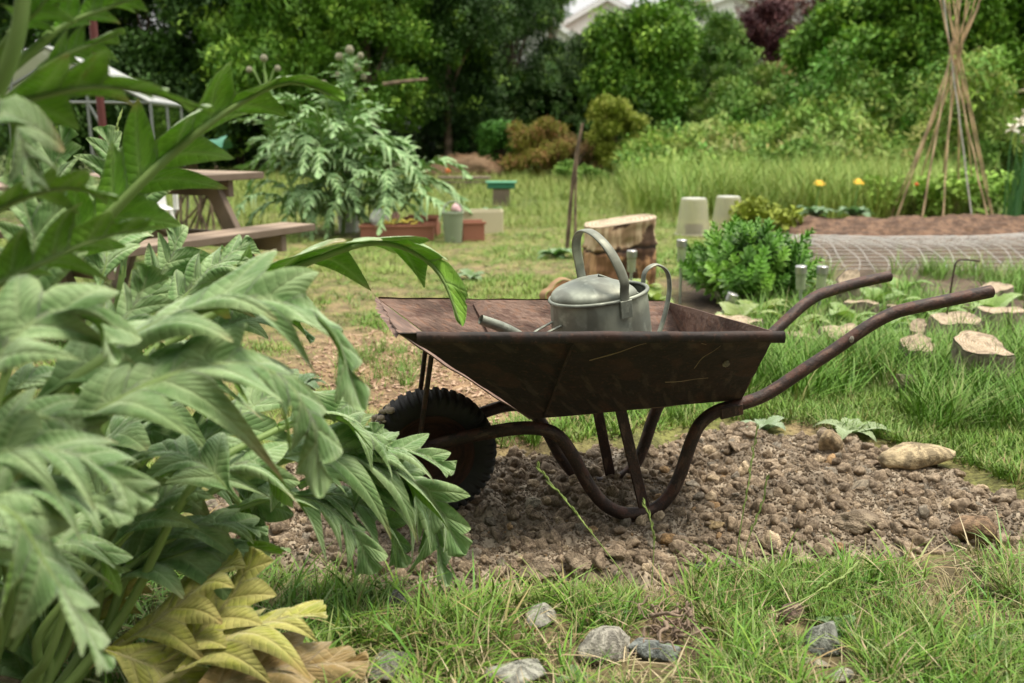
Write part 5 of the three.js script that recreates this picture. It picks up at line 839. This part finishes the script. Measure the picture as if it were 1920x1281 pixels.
[['lime green fleshy shoots in front of the chopping block', [0.55, -5.4]], ['lime green shoots right of the watering can handle', [0.82, -5.3]], ['pale shoots between the block and its solar light', [0.75, -5.45]]].forEach(([l, p], i) => weed(l, p, 10, 0.17, 140 + i, [0.32, 0.46, 0.08], 'young_shoots', 1.4));
// wire mesh tunnel over the seed bed
{
  const t = thing('wire_mesh_tunnel', 'low arched tunnel of grey welded wire mesh over bare soil', 'wire mesh', [0, 0, 0]), x0 = 1.95, x1 = 5.0, W = 0.72, H = 0.16, zc = (x) => -7.25 - 0.02 * (x - 1.9), cr = (a, x) => [x, 0.005 + Math.sin(a) * H * (0.75 + 0.5 * fbm(x * 2.2, a * 1.3, 6, 2)), zc(x) - Math.cos(a) * W + 0.0];
  const wm = std({ color: lin(0.66, 0.68, 0.66), roughness: 0.5 });
  for (let i = 0; i <= 30; i++) { const x = lerp(x0, x1, i / 30), p = []; for (let k = 0; k <= 14; k++) p.push(cr(k / 14 * Math.PI, x + 0.02 * Math.sin(i * 3 + k))); part('hoop_wire', tube(p, 0.0018, 28, 5), wm, t); }
  for (let k = 1; k < 22; k++) { const a = k / 22 * Math.PI, p = []; for (let i = 0; i <= 6; i++) p.push(cr(a + 0.01 * Math.sin(i * 2 + k), lerp(x0, x1, i / 6))); part('long_wire', tube(p, 0.0014, 12, 5), wm, t); }
}
// cloches
{
  const mk = (l, p, r, h) => { const t = thing('plant_cloche', l, 'cloche', [p[0], gh(p[0], p[1]) + 0.002, p[1]], 0, 'plastic cloches'); const pr = [[r * 1.05, 0], [r, 0.01], [r * 0.78, h * 0.92], [r * 0.74, h * 0.985], [r * 0.70, h], [0.001, h]].map((q) => new THREE.Vector2(...q)); part('dome', new THREE.LatheGeometry(pr, 40), M.clearPlastic, t); part('base_ring', new THREE.TorusGeometry(r * 1.04, 0.008, 8, 40).rotateX(Math.PI / 2).translate(0, 0.008, 0), M.clearPlastic, t); };
  mk('translucent plastic cloche, the larger, on bare earth behind the round bush', [1.73, -8.95], 0.16, 0.35); mk('smaller translucent plastic cloche half behind the round bush', [2.16, -9.4], 0.155, 0.33);
  const pot = thing('buried_pot', 'small dark pot standing inside the larger cloche', 'pot', [1.74, gh(1.73, -8.95), -8.95]); part('pot_wall', new THREE.LatheGeometry([[0.07, 0], [0.09, 0.1], [0.085, 0.1], [0.066, 0.004]].map((q) => new THREE.Vector2(...q)), 24), std({ color: lin(0.14, 0.08, 0.06), roughness: 0.8 }), pot);
}
// soil mound of the far bed
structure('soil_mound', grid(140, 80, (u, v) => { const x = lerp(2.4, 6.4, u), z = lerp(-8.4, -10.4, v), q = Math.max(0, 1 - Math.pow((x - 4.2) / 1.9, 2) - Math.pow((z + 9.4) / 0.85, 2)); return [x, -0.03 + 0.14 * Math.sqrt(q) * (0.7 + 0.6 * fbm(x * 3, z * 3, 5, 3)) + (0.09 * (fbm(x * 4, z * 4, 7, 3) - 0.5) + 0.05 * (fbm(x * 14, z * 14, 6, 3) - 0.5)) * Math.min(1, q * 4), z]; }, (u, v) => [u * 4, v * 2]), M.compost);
// yellow flowers
[['yellow daisy like flower plant, the one nearer the cloches', [3.15, -9.75], 0.33], ['yellow flower plant beside the soil mound, taller bloom', [3.55, -9.75], 0.34]].forEach(([l, p, h], i) => {
  const t = weed(l, p, 14, 0.24, 160 + i, [0.10, 0.24, 0.07], 'yellow_flower', 1.0); t.position.y += 0.09; const ym = std({ color: lin(0.72, 0.44, 0.02), roughness: 0.7 }); reseed(170 + i);
  part('flower_stem', tube([[0, 0, 0], [0.01, h * 0.6, 0], [0.02, h, 0.01]], 0.006, 8, 6), std({ color: lin(0.12, 0.24, 0.05) }), t);
  for (let k = 0; k < 22; k++) { const a = k * 0.2856 + rr(-0.05, 0.05), l2 = rr(0.055, 0.075); part('petal', grid(2, 5, (u, v) => { const r = l2 * v, w = 0.011 * Math.sin(Math.PI * (0.12 + 0.8 * v)) * (u - 0.5) * 2; return [0.02 + Math.cos(a) * r - Math.sin(a) * w, h + 0.02 + 0.012 * Math.sin(v * 3) - 0.35 * Math.sin(a) * r + (k % 2) * 0.006, 0.01 + Math.sin(a) * r + Math.cos(a) * w]; }), ym, t); }
  part('flower_eye', new THREE.SphereGeometry(0.022, 14, 8).scale(1, 0.5, 1).translate(0.02, h + 0.028, 0.01), std({ color: lin(0.45, 0.24, 0.02), roughness: 0.9 }), t);
});
// bamboo wigwam
{
  const t = thing('bamboo_wigwam', 'tall wigwam of tied bamboo canes over climbing beans', 'plant support', [4.78, 0, -10.4]); reseed(61);
  const tie = V3(-0.18, 1.78, 0.3);
  for (let i = 0; i < 13; i++) {
    const a = i / 13 * 6.28 + rr(-0.15, 0.15), q = 0.56 * rr(0.9, 1.08), b = V3(Math.cos(a) * q, -0.02, Math.sin(a) * q * 0.85), k = tie.clone().add(V3(Math.cos(a + 2.2) * 0.05 + rr(-0.03, 0.03), rr(-0.1, 0.1), Math.sin(a + 2.2) * 0.05)), e = k.clone().add(k.clone().sub(b).normalize().multiplyScalar(rr(0.45, 0.7))), r = rr(0.0085, 0.0125), pts = [];
    for (let s = 0; s <= 10; s++) { const w = s / 10; pts.push(b.clone().lerp(e, w).add(V3(rr(-1, 1) * 0.006, 0, rr(-1, 1) * 0.006))); }
    part('cane', tube(pts, (w) => r * (1 - 0.35 * w) * (1 + 0.16 * Math.exp(-Math.pow((((w * 9 + i * 0.3) % 1) - 0.5) / 0.06, 2))), 90, 9), i === 3 ? std({ color: lin(0.42, 0.40, 0.36), roughness: 0.7 }) : M.cane, t);
  }
  part('twine', tube(Array.from({ length: 40 }, (_, i) => [tie.x + Math.cos(i * 0.8) * 0.065, tie.y - 0.04 + i * 0.003, tie.z + Math.sin(i * 0.8) * 0.065]), 0.004, 160, 5), M.straw, t);
}
reseed(66);
for (let i = 0; i < 9; i++) { const a = i / 9 * 6.28, x = 4.8 + Math.cos(a) * 0.62, z = -10.75 + Math.sin(a) * 0.4; tree('bean_plant', 'leafy climbing bean plant at the foot of the bamboo wigwam', 'plant', x, z, [0, 0.24, 0], [0.3, rr(0.2, 0.3), 0.25], LG.big, 26, [[0.16, 0.33, 0.035], [0.30, 0.46, 0.08], [0.4, 0.5, 0.12]], 1000 + i * 7, { clumps: 8, scale: 0.8, trunk: 0.008, limbs: 4, group: 'beans at the wigwam' }); }
solo('red_bloom', rock(0.022, 3, 2, 0.3), std({ color: lin(0.7, 0.12, 0.03), roughness: 0.7 }), 'single red flower among the climbing beans', 'flower', [4.28, 0.42, -10.0]);
tree('lime_bush', 'low lime green leaf clump behind the round bush', 'bush', 2.45, -9.3, [0, 0.12, 0], [0.4, 0.16, 0.25], LG.big, 70, GO, 1101, { clumps: 10, scale: 0.7, trunk: 0.008, limbs: 3 });
// white iris
{
  const t = thing('white_iris', 'clump of white flowers on tall strap leaved stems at the end of the bed', 'flower', [5.38, gh(5.38, -10), -10]); reseed(71);
  const lm = phy({ color: lin(0.05, 0.17, 0.04), roughness: 0.5 }), wm = phy({ color: lin(0.82, 0.80, 0.68), roughness: 0.8 });
  for (let i = 0; i < 26; i++) { const a = { pos: [], idx: [] }; bladeInto(a, rr(-0.13, 0.13), rr(-0.1, 0.1), rr(0.5, 0.85), 0.035, rr(0, 0.15), rnd() * 6.28, rr(0, 0.25), 0, 6); part('strap_leaf', finish(a), lm, t); }
  for (let i = 0; i < 6; i++) { const x = rr(-0.16, 0.08), z = rr(-0.1, 0.1), h = rr(0.85, 1.15); const st = part('flower_stalk', tube([[x * 0.5, 0, z], [x, h * 0.6, z], [x, h, z]], 0.006, 8, 6), lm, t);
    for (let k = 0; k < 6; k++) { const b = k * 1.047 + i; part('petal', grid(4, 6, (u, v) => { const r = 0.075 * v, w = 0.03 * Math.sin(Math.PI * (0.1 + 0.85 * v)) * (u - 0.5) * 2; return [x + Math.cos(b) * r - Math.sin(b) * w, h + (k % 2 ? 0.05 * Math.sin(v * 2) : -0.03 * v * v) + 0.01 * Math.cos(u * 9), z + Math.sin(b) * r + Math.cos(b) * w]; }), wm, st); } }
}
// ---------------------------------------------------------------- picnic table and what stands round it
{
  const dir = V3(0.475, 0, -0.88).normalize(), acr = V3(-0.88, 0, -0.475).normalize();        // along the table, across to the far bench
  const R0 = V3(-1.22, 0, -5.52), t = thing('picnic_table', 'weathered grey wooden picnic table with fixed benches beyond the cardoon', 'picnic table', [R0.x, 0, R0.z]);
  const bm = (name, a, b, w, h, up, mat = M.wood) => { const A = V3(...a), Bb = V3(...b), d = Bb.clone().sub(A), L = d.length(), g = box(w, L, h, 0, 0, 0, 0.004), Y = d.normalize(), Z = V3(...up).addScaledVector(Y, -Y.dot(V3(...up))).normalize(), X = Y.clone().cross(Z), m = new THREE.Matrix4().makeBasis(X, Y, Z).setPosition((a[0] + b[0]) / 2, (a[1] + b[1]) / 2, (a[2] + b[2]) / 2); g.applyMatrix4(m); return part(name, g, mat, t); };
  const Q = (l, c, h) => { const p = dir.clone().multiplyScalar(-l).addScaledVector(acr, c); return [p.x, h, p.z]; }, Lg = 1.75, UP = [0, 1, 0];
  for (const c of [0.0, 0.125]) bm('bench_plank', Q(-0.02, c, 0.43), Q(Lg, c, 0.43), 0.118, 0.04, UP);
  for (const c of [1.25, 1.375]) bm('bench_plank', Q(-0.02, c, 0.43), Q(Lg, c, 0.43), 0.118, 0.04, UP);
  for (let i = 0; i < 6; i++) bm('table_plank', Q(0.0, 0.36 + i * 0.128, 0.725), Q(Lg, 0.36 + i * 0.128, 0.725), 0.12, 0.04, UP);
  for (const l of [0.28, 1.45]) {
    bm('leg', Q(l, 0.05, 0), Q(l, 0.46, 0.705), 0.09, 0.045, [dir.x, 0, dir.z]); bm('leg', Q(l, 1.33, 0), Q(l, 0.92, 0.705), 0.09, 0.045, [dir.x, 0, dir.z]);
    bm('bench_beam', Q(l - 0.048, -0.04, 0.36), Q(l - 0.048, 1.42, 0.36), 0.09, 0.045, [dir.x, 0, dir.z]); bm('table_beam', Q(l - 0.048, 0.34, 0.655), Q(l - 0.048, 1.02, 0.655), 0.09, 0.045, [dir.x, 0, dir.z]);
  }
  bm('brace', Q(0.32, 0.69, 0.36), Q(0.85, 0.69, 0.70), 0.07, 0.045, [acr.x, 0, acr.z]); bm('brace', Q(1.41, 0.69, 0.36), Q(0.92, 0.69, 0.70), 0.07, 0.045, [acr.x, 0, acr.z]);
}
{
  const t = thing('plastic_chair', 'white moulded plastic garden chair behind the picnic table', 'chair', [-2.75, 0, -6.9], 0.5);
  part('backrest', grid(14, 12, (u, v) => { const x = (u - 0.5) * 0.46 * (1 - 0.12 * v * v), k = Math.pow(Math.abs(u - 0.5) * 2, 4) * 0.1 * v; return [x, 0.42 + 0.4 * v - k, -0.2 - 0.1 * v + 0.06 * (1 - Math.cos((u - 0.5) * 2))]; }), M.white, t);
  part('seat', box(0.44, 0.02, 0.42, 0, 0.42, 0, 0.008), M.white, t);
  for (const [x, z] of [[-0.2, -0.19], [0.2, -0.19], [-0.2, 0.19], [0.2, 0.19]]) part('leg', tube([[x * 1.15, 0, z * 1.2], [x, 0.42, z]], 0.02, 4, 8), M.white, t);
  for (const x of [-0.24, 0.24]) part('armrest', tube([[x, 0.42, 0.2], [x, 0.62, 0.18], [x, 0.64, -0.05], [x * 0.95, 0.62, -0.24]], 0.018, 16, 8), M.white, t);
}
{
  const t = solo('green_netting', grid(30, 16, (u, v) => [-3.35 + u * 0.62, 0.62 + u * 0.17 + 0.11 * Math.sin(v * 3.1) + 0.04 * fbm(u * 6, v * 6, 3, 3), -9.0 - v * 0.35 + 0.05 * fbm(u * 5, v * 5, 8, 2)]), M.greenPlastic, 'crumpled dark green garden netting behind the picnic table', 'netting');
  const h = thing('netting_heap', 'low heap of old bean sticks carrying the green netting', 'heap', [-3.05, 0, -9.15]); reseed(5); for (let i = 0; i < 14; i++) part('stick', tube([[rr(-0.35, 0.3), 0, rr(-0.2, 0.15)], [rr(-0.3, 0.3), rr(0.55, 0.68), rr(-0.15, 0.1)]], 0.012, 6, 6), M.twig, h);
}
{
  const t = thing('greenhouse', 'small aluminium framed greenhouse with pale roof behind the cardoon', 'greenhouse', [-4.6, 0, -9.6], 0.15), fm = std({ color: lin(0.2, 0.22, 0.21), roughness: 0.5, metalness: 0.4 });
  const bar = (a, b, r = 0.016) => part('frame_bar', tube([a, b], r, 4, 6), fm, t), W = 0.95, E = 1.25, RG = 1.78, Lz = 1.6;
  for (const z of [0, -Lz * 0.5, -Lz]) { bar([-W, 0, z], [-W, E, z]); bar([W, 0, z], [W, E, z]); bar([-W, E, z], [0, RG, z], 0.02); bar([W, E, z], [0, RG, z], 0.02); }
  bar([-W, E, 0], [-W, E, -Lz]); bar([W, E, 0], [W, E, -Lz], 0.022); bar([0, RG, 0], [0, RG, -Lz], 0.02); bar([-W, E, 0], [W, E, 0]); bar([0.35, 0, 0], [0.35, E + 0.32, 0]); bar([-0.35, 0, 0], [-0.35, E + 0.32, 0]); bar([W, 0, 0], [0.35, E, 0]);
  for (const s of [-1, 1]) { part('roof_pane', grid(1, 1, (u, v) => [s * (0.01 + W * u), RG - (RG - E) * u + 0.012, -Lz * v]), phy({ color: lin(0.6, 0.62, 0.6), roughness: 0.4, transmission: 0.7, thickness: 0 }), t); part('side_pane', grid(1, 1, (u, v) => [s * (W + 0.002), 0.05 + E * 0.95 * u, -Lz * v]), M.glass, t); }
}
solo('red_post', tube([[-3.42, -0.02, -8.0], [-3.42, 1.2, -8.0], [-3.415, 2.5, -8.0]], 0.032, 8, 10), std({ color: lin(0.10, 0.022, 0.02), roughness: 0.7 }), 'dark red wooden post standing before the hedge', 'post');
M.leafFar = phy({ vertexColors: true, roughness: 0.6 });
// tall cardoon in the background
{
  const t = thing('tall_cardoon', 'tall flowering cardoon with feathery silver leaves and thistle buds behind the table', 'plant', [-1.72, 0, -9.0]);
  const pal = { top: [[0.12, 0.25, 0.08], [0.24, 0.40, 0.165]], under: [[0.15, 0.33, 0.06], [0.2, 0.4, 0.08]], vein: [0.42, 0.54, 0.30], edge: [0.42, 0.54, 0.30], tip: [0.4, 0.48, 0.25] };
  const V = [0, 1, 2].map((i) => cardoonLeaf([[0, 0, 0], [0.22, 0.24 - i * 0.04, 0.02], [0.48, 0.34 - i * 0.1, 0], [0.68, 0.26 - i * 0.14, -0.02], [0.82, 0.08 - i * 0.16, 0]], 0.20, 11, [-0.2, 1, 0], 400 + i, pal, { per: 9, k: 4, lob: 1, le: 0.5, web: 0.04, hang: 0.35, rib: 0.012 }));
  reseed(91); let k = 0;
  const put = (y, a, e, s, sx = 0, sz = 0) => { const q = V[k++ % 3], m = part('leaf', q.blade, M.leafFar, t); part('midrib', q.rib, M.rib, m); m.position.set(sx, y, sz); m.rotation.set(0, a, e, 'YZX'); m.scale.setScalar(s); };
  for (let i = 0; i < 38; i++) put(0.25 + 0.5 * rnd(), i * 2.4, rr(-0.1, 0.75), rr(0.7, 1.1), rr(-0.2, 0.2), rr(-0.1, 0.1));
  for (let i = 0; i < 26; i++) put(0.75 + 0.8 * i / 26, i * 2.4, rr(0.5, 1.1), lerp(0.75, 0.25, i / 26), 0.13 + 0.1 * i / 26, 0);
  for (let i = 0; i < 16; i++) put(0.7 + 0.6 * i / 16, i * 2.4, rr(0.2, 0.8), lerp(0.6, 0.25, i / 16), -0.5, 0.1);
  for (let i = 0; i < 22; i++) put(rr(0.15, 0.5), i * 2.4, rr(-0.1, 0.5), rr(0.6, 0.95), rr(0.3, 0.75), rr(-0.1, 0.2));
  const bm = std({ color: lin(0.30, 0.29, 0.20), roughness: 0.9, bumpMap: rep(T.stoneB, 20), bumpScale: 0.004 });
  for (let i = 0; i < 34; i++) put(rr(0.12, 0.4), i * 2.4, rr(-0.35, 0.2), rr(0.55, 0.9), rr(-0.35, 0.35), rr(-0.2, 0.25));
  const stalk = (x, z, h, buds) => { part('stalk', tube([[x * 0.4, 0, z], [x * 0.8, h * 0.5, z], [x, h, z]], (w) => lerp(0.022, 0.012, w), 14, 8), M.rib, t); for (const [bx, by, r] of buds) { part('flower_stalk', tube([[x, h * 0.86, z], [x + bx * 0.7, h + by * 0.4, z], [x + bx, h + by, z]], 0.008, 8, 6), M.rib, t); const g = new THREE.LatheGeometry([[0.002, -0.9], [0.7, -0.75], [1, -0.1], [0.85, 0.5], [0.55, 0.85], [0.5, 1.0], [0.002, 0.9]].map((q) => new THREE.Vector2(q[0] * r, q[1] * r)), 18); g.translate(x + bx, h + by, z); part('flower_bud', g, bm, t); } };
  stalk(0.22, 0, 1.6, [[0, 0.10, 0.042], [-0.1, 0.04, 0.038], [0.1, 0.05, 0.032], [0.06, -0.06, 0.04], [0.12, -0.14, 0.03], [-0.12, -0.12, 0.028]]); stalk(-0.55, 0.1, 1.5, [[0, 0.12, 0.035], [-0.14, 0.02, 0.03], [0.12, 0.03, 0.03]]); stalk(0.0, 0.05, 1.3, [[-0.02, 0.1, 0.03]]);
}
// pots and planters on the lawn
{
  const lathe = (pr, n = 36) => new THREE.LatheGeometry(pr.map((q) => new THREE.Vector2(...q)), n);
  const trough = (label, x, z, L, W, H, turn) => { const t = thing('terracotta_planter', label, 'planter', [x, gh(x, z), z], turn), b = (n, ...a) => part(n, box(...a), M.terracotta, t); b('wall', L, H, 0.016, 0, H / 2, W / 2); b('wall', L, H, 0.016, 0, H / 2, -W / 2); b('wall', 0.016, H, W - 0.018, -L / 2 + 0.008, H / 2, 0); b('wall', 0.016, H, W - 0.018, L / 2 - 0.008, H / 2, 0); b('rim', L + 0.03, 0.024, 0.024, 0, H + 0.013, W / 2 + 0.004); b('rim', L + 0.03, 0.024, 0.024, 0, H + 0.013, -W / 2 - 0.004); part('soil_fill', box(L - 0.04, 0.02, W - 0.04, 0, H - 0.04, 0), M.soil, t); return t; };
  trough('long terracotta window box with bags and flowers beside the tall cardoon', -1.05, -8.6, 0.66, 0.2, 0.12, 0.05);
  trough('small terracotta box standing right of the grey green bucket', -0.37, -8.62, 0.2, 0.2, 0.15, 0.2);
  trough('stacked terracotta saucer box behind the long window box', -0.85, -8.95, 0.3, 0.2, 0.17, -0.1);
  const bk = thing('garden_bucket', 'grey green plastic bucket with a looped handle between the terracotta boxes', 'bucket', [-0.53, gh(-0.53, -8.4), -8.4]);
  part('bucket_wall', lathe([[0.07, 0], [0.078, 0.005], [0.095, 0.26], [0.102, 0.265], [0.102, 0.275], [0.09, 0.275], [0.072, 0.012], [0.001, 0.01]]), M.olive, bk); part('handle', tube([[-0.09, 0.26, 0], [-0.07, 0.33, -0.03], [0, 0.365, -0.04], [0.07, 0.33, -0.03], [0.09, 0.26, 0]], 0.009, 24, 8), M.olive, bk);
  const bag = (name, label, p, r, sq, col, cat, seed) => solo(name, colored(rock(r, seed, 4, 0.3, sq, 4), col), std({ vertexColors: true, roughness: 0.4 }), label, cat, p);
  bag('compost_bag', 'crumpled white plastic bag lying on the long window box', [-1.22, 0.2, -8.62], 0.085, [1.1, 0.9, 0.8], [0.72, 0.75, 0.74], 'bag', 3);
  bag('red_label_packet', 'small packet with red print beside the white bag', [-1.08, 0.2, -8.7], 0.05, [0.8, 1, 0.5], [0.6, 0.35, 0.33], 'packet', 4);
  bag('pink_packet', 'white and pink packet tucked behind the bucket', [-0.5, 0.28, -8.6], 0.06, [0.9, 0.9, 0.5], [0.75, 0.5, 0.52], 'packet', 5);
  const fl = thing('yellow_pansies', 'clump of small yellow flowers in the long window box', 'flower', [-1.02, 0.12, -8.6]); reseed(19); const yf = std({ color: lin(0.75, 0.62, 0.12), roughness: 0.8 }); for (let i = 0; i < 34; i++) part('bloom', new THREE.SphereGeometry(0.017, 8, 6).scale(1, 0.5, 1), yf, fl, [rr(-0.14, 0.16), 0.02 + rr(0, 0.04), rr(-0.06, 0.08)]);
  const pc = thing('cream_crate', 'cream plastic crate behind the small terracotta box', 'crate', [-0.3, gh(-0.3, -9.2), -9.2], 0.1); for (const [a, b, c, d] of [[0, 0.11, 0.13, 0], [0, 0.11, -0.13, 0], [-0.2, 0.11, 0, 1], [0.2, 0.11, 0, 1]]) part('wall', d ? box(0.012, 0.22, 0.26, a, b, c) : box(0.4, 0.22, 0.012, a, b, c), std({ color: lin(0.55, 0.50, 0.34), roughness: 0.5 }), pc);
  const pp = thing('clay_pot', 'round clay pot holding a dark leaved seedling beside the cream crate', 'pot', [-0.24, gh(-0.24, -9.6), -9.6]); part('pot_wall', lathe([[0.055, 0], [0.08, 0.13], [0.088, 0.13], [0.088, 0.155], [0.075, 0.155], [0.05, 0.012]]), M.terracotta, pp);
  weed('dark leaved seedling growing in the round clay pot', [-0.22, -9.6], 9, 0.16, 180, [0.06, 0.2, 0.03], 'potted_seedling', 1.1).position.y = 0.13;
  const wb = thing('white_bucket', 'white plastic bucket under the leaves of the tall cardoon', 'bucket', [-1.62, gh(-1.62, -9.3) - 0.05, -9.3]); part('bucket_wall', lathe([[0.09, 0], [0.12, 0.3], [0.128, 0.3], [0.128, 0.32], [0.11, 0.32], [0.086, 0.01]]), M.white, wb);
  const gt = thing('green_trough', 'shallow green plastic tray standing on a low block stack in the rough grass', 'tray', [-0.14, gh(-0.14, -12.3), -12.3]); part('tray_wall', box(0.36, 0.07, 0.2, 0, 0.27, 0, 0.01), M.greenPlastic, gt); part('tray_rim', box(0.4, 0.02, 0.24, 0, 0.315, 0, 0.006), std({ color: lin(0.08, 0.30, 0.17), roughness: 0.5 }), gt); part('tray_foot', box(0.22, 0.24, 0.14, 0, 0.115, 0), M.wood, gt);
  const pl = thing('plank_pile', 'pile of pale weathered planks lying in rough grass before the straw heap', 'planks', [-0.85, gh(-0.85, -15.6), -15.6], -0.06); for (let i = 0; i < 6; i++) part('plank', box(1.15 - i * 0.07, 0.035, 0.13, 0.05 * (i % 3), 0.05 + Math.floor(i / 2) * 0.075, (i % 2) * 0.17 - 0.08, 0.003), M.plank, pl); for (const x of [-0.4, 0.4]) part('bearer', box(0.1, 0.05, 0.3, x, 0.0, 0), M.plank, pl);
  const hp = thing('straw_heap', 'brown heap of old straw and cuttings under the dark trees', 'heap', [-0.9, gh(-0.9, -18.2), -18.2]); part('core', rock(0.5, 12, 4, 0.55, [1.3, 0.7, 0.8]).translate(0, 0.15, 0), std({ color: lin(0.16, 0.105, 0.06), roughness: 1 }), hp);
  reseed(23); const sg = []; for (let i = 0; i < 420; i++) { const d = V3(rr(-1, 1), rr(0, 1), rr(-0.3, 1)).normalize(), p = V3(d.x * 0.66, 0.1 + d.y * 0.38, d.z * 0.42), q = p.clone().add(V3(rr(-0.2, 0.2), rr(-0.08, 0.08), rr(-0.1, 0.1))); sg.push(tube([p, q], 0.006, 1, 4, false)); } part('loose_straw', mergeGeometries(sg), std({ color: lin(0.34, 0.22, 0.13), roughness: 1 }), hp).userData.kind = 'stuff';
  solo('orange_ball', rock(0.05, 3, 3, 0.1, [1, 1, 1]), std({ color: lin(0.55, 0.16, 0.05), roughness: 0.7 }), 'small orange fruit lying on the pile of planks', 'fruit', [-1.05, 0.32, -15.6]);
  solo('hedge_rail', tube([[7.2, 1.52, -15.2], [8.4, 1.58, -15.0], [9.6, 1.62, -14.8]], 0.03, 10, 8), M.plank, 'long grey pole held across the hedge behind the bamboo wigwam', 'pole');
  solo('dead_branch', tube([[-2.3, 1.76, -17.3], [-1.95, 1.8, -17.2], [-1.5, 1.84, -17.1]], (t) => 0.035 * (1 - 0.3 * t), 12, 8), M.twig, 'broken grey branch poking out of the green trees', 'branch');
}
// ---------------------------------------------------------------- houses beyond the trees
{
  const wall = std({ color: lin(0.74, 0.74, 0.71), roughness: 0.9, bumpMap: rep(T.stoneB, 0.5), bumpScale: 0.01 }), brown = std({ color: lin(0.16, 0.09, 0.065), roughness: 0.9 }), slate = std({ color: lin(0.26, 0.19, 0.15), roughness: 0.9 }), frame = std({ color: lin(0.7, 0.7, 0.68), roughness: 0.5 }), pane = std({ color: lin(0.05, 0.06, 0.07), roughness: 0.1 });
  function house(label, p, turn, W, Dp, E, RH, roofM) {
    const t = thing('house', label, 'house', p, turn), s = new THREE.Shape(); s.moveTo(-W / 2, 0); s.lineTo(W / 2, 0); s.lineTo(W / 2, E); s.lineTo(0, E + RH); s.lineTo(-W / 2, E); s.closePath();
    part('wall', new THREE.ExtrudeGeometry(s, { depth: Dp, bevelEnabled: false }).translate(0, 0, -Dp), wall, t);
    const a = Math.atan2(RH, W / 2), L = Math.hypot(RH, W / 2) + 0.35;
    for (const q of [-1, 1]) { const g = box(L, 0.16, Dp + 0.6); g.rotateZ(q > 0 ? -a : a); g.translate(q * (W / 4 + 0.09), E + RH / 2 + 0.06, -Dp / 2); part('roof', g, roofM, t); const bg = box(L, 0.2, 0.05); bg.rotateZ(q > 0 ? -a : a); bg.translate(q * (W / 4 + 0.09), E + RH / 2 + 0.0, 0.34); part('bargeboard', bg, frame, t); }
    return t;
  }
  const win = (t, x, y, w, h) => { const f = part('window', box(w, h, 0.08, x, y, 0.045), frame, t); for (const q of [-1, 1]) part('pane', box(w * 0.42, h * 0.86, 0.03, x + q * w * 0.23, y, 0.085), pane, f); };
  const h1 = house('white gabled house with a steep roof edge rising above the trees', [4.4, 0, -45], -0.25, 6.4, 9, 5.0, 1.7, brown); win(h1, 0.2, 3.2, 1.3, 1.2); win(h1, -2.2, 2.6, 1, 1.2);
  house('brown roofed low outbuilding in front of the white gabled house', [1.3, 0, -41], 0.1, 4.4, 5, 4.0, 1.5, slate);
  const h3 = house('long white house with dark posts behind the light green shrub', [10.6, 0, -47], 0.2, 6.5, 12, 6.0, 1.2, slate); win(h3, 1, 3.4, 1.3, 1.3); win(h3, -1.6, 3.4, 1.3, 1.3);
  [[-8, -62, 7.5], [3, -64, 8], [14, -66, 8.5], [30, -66, 9]].forEach(([x, z, h], i) => tree('distant_tree', ['distant tall tree above the left part of the boundary', 'distant tall tree behind the white gabled house', 'distant tall tree behind the long white house', 'distant tall tree behind the bamboo wigwam'][i], 'tree', x, z, [0, h * 0.62, 0], [5.5, h * 0.5, 3], LG.big, 2400, MG, 1300 + i, { clumps: 40, scale: 3.2, trunk: 0.3, limbs: 5 }));
  const h4 = house('terracotta roofed house far behind the purple tree', [20, 0, -60], 0.3, 13, 10, 6.8, 2.6, brown); win(h4, 0, 4, 1.4, 1.4);
}
renderer.render(scene, camera);
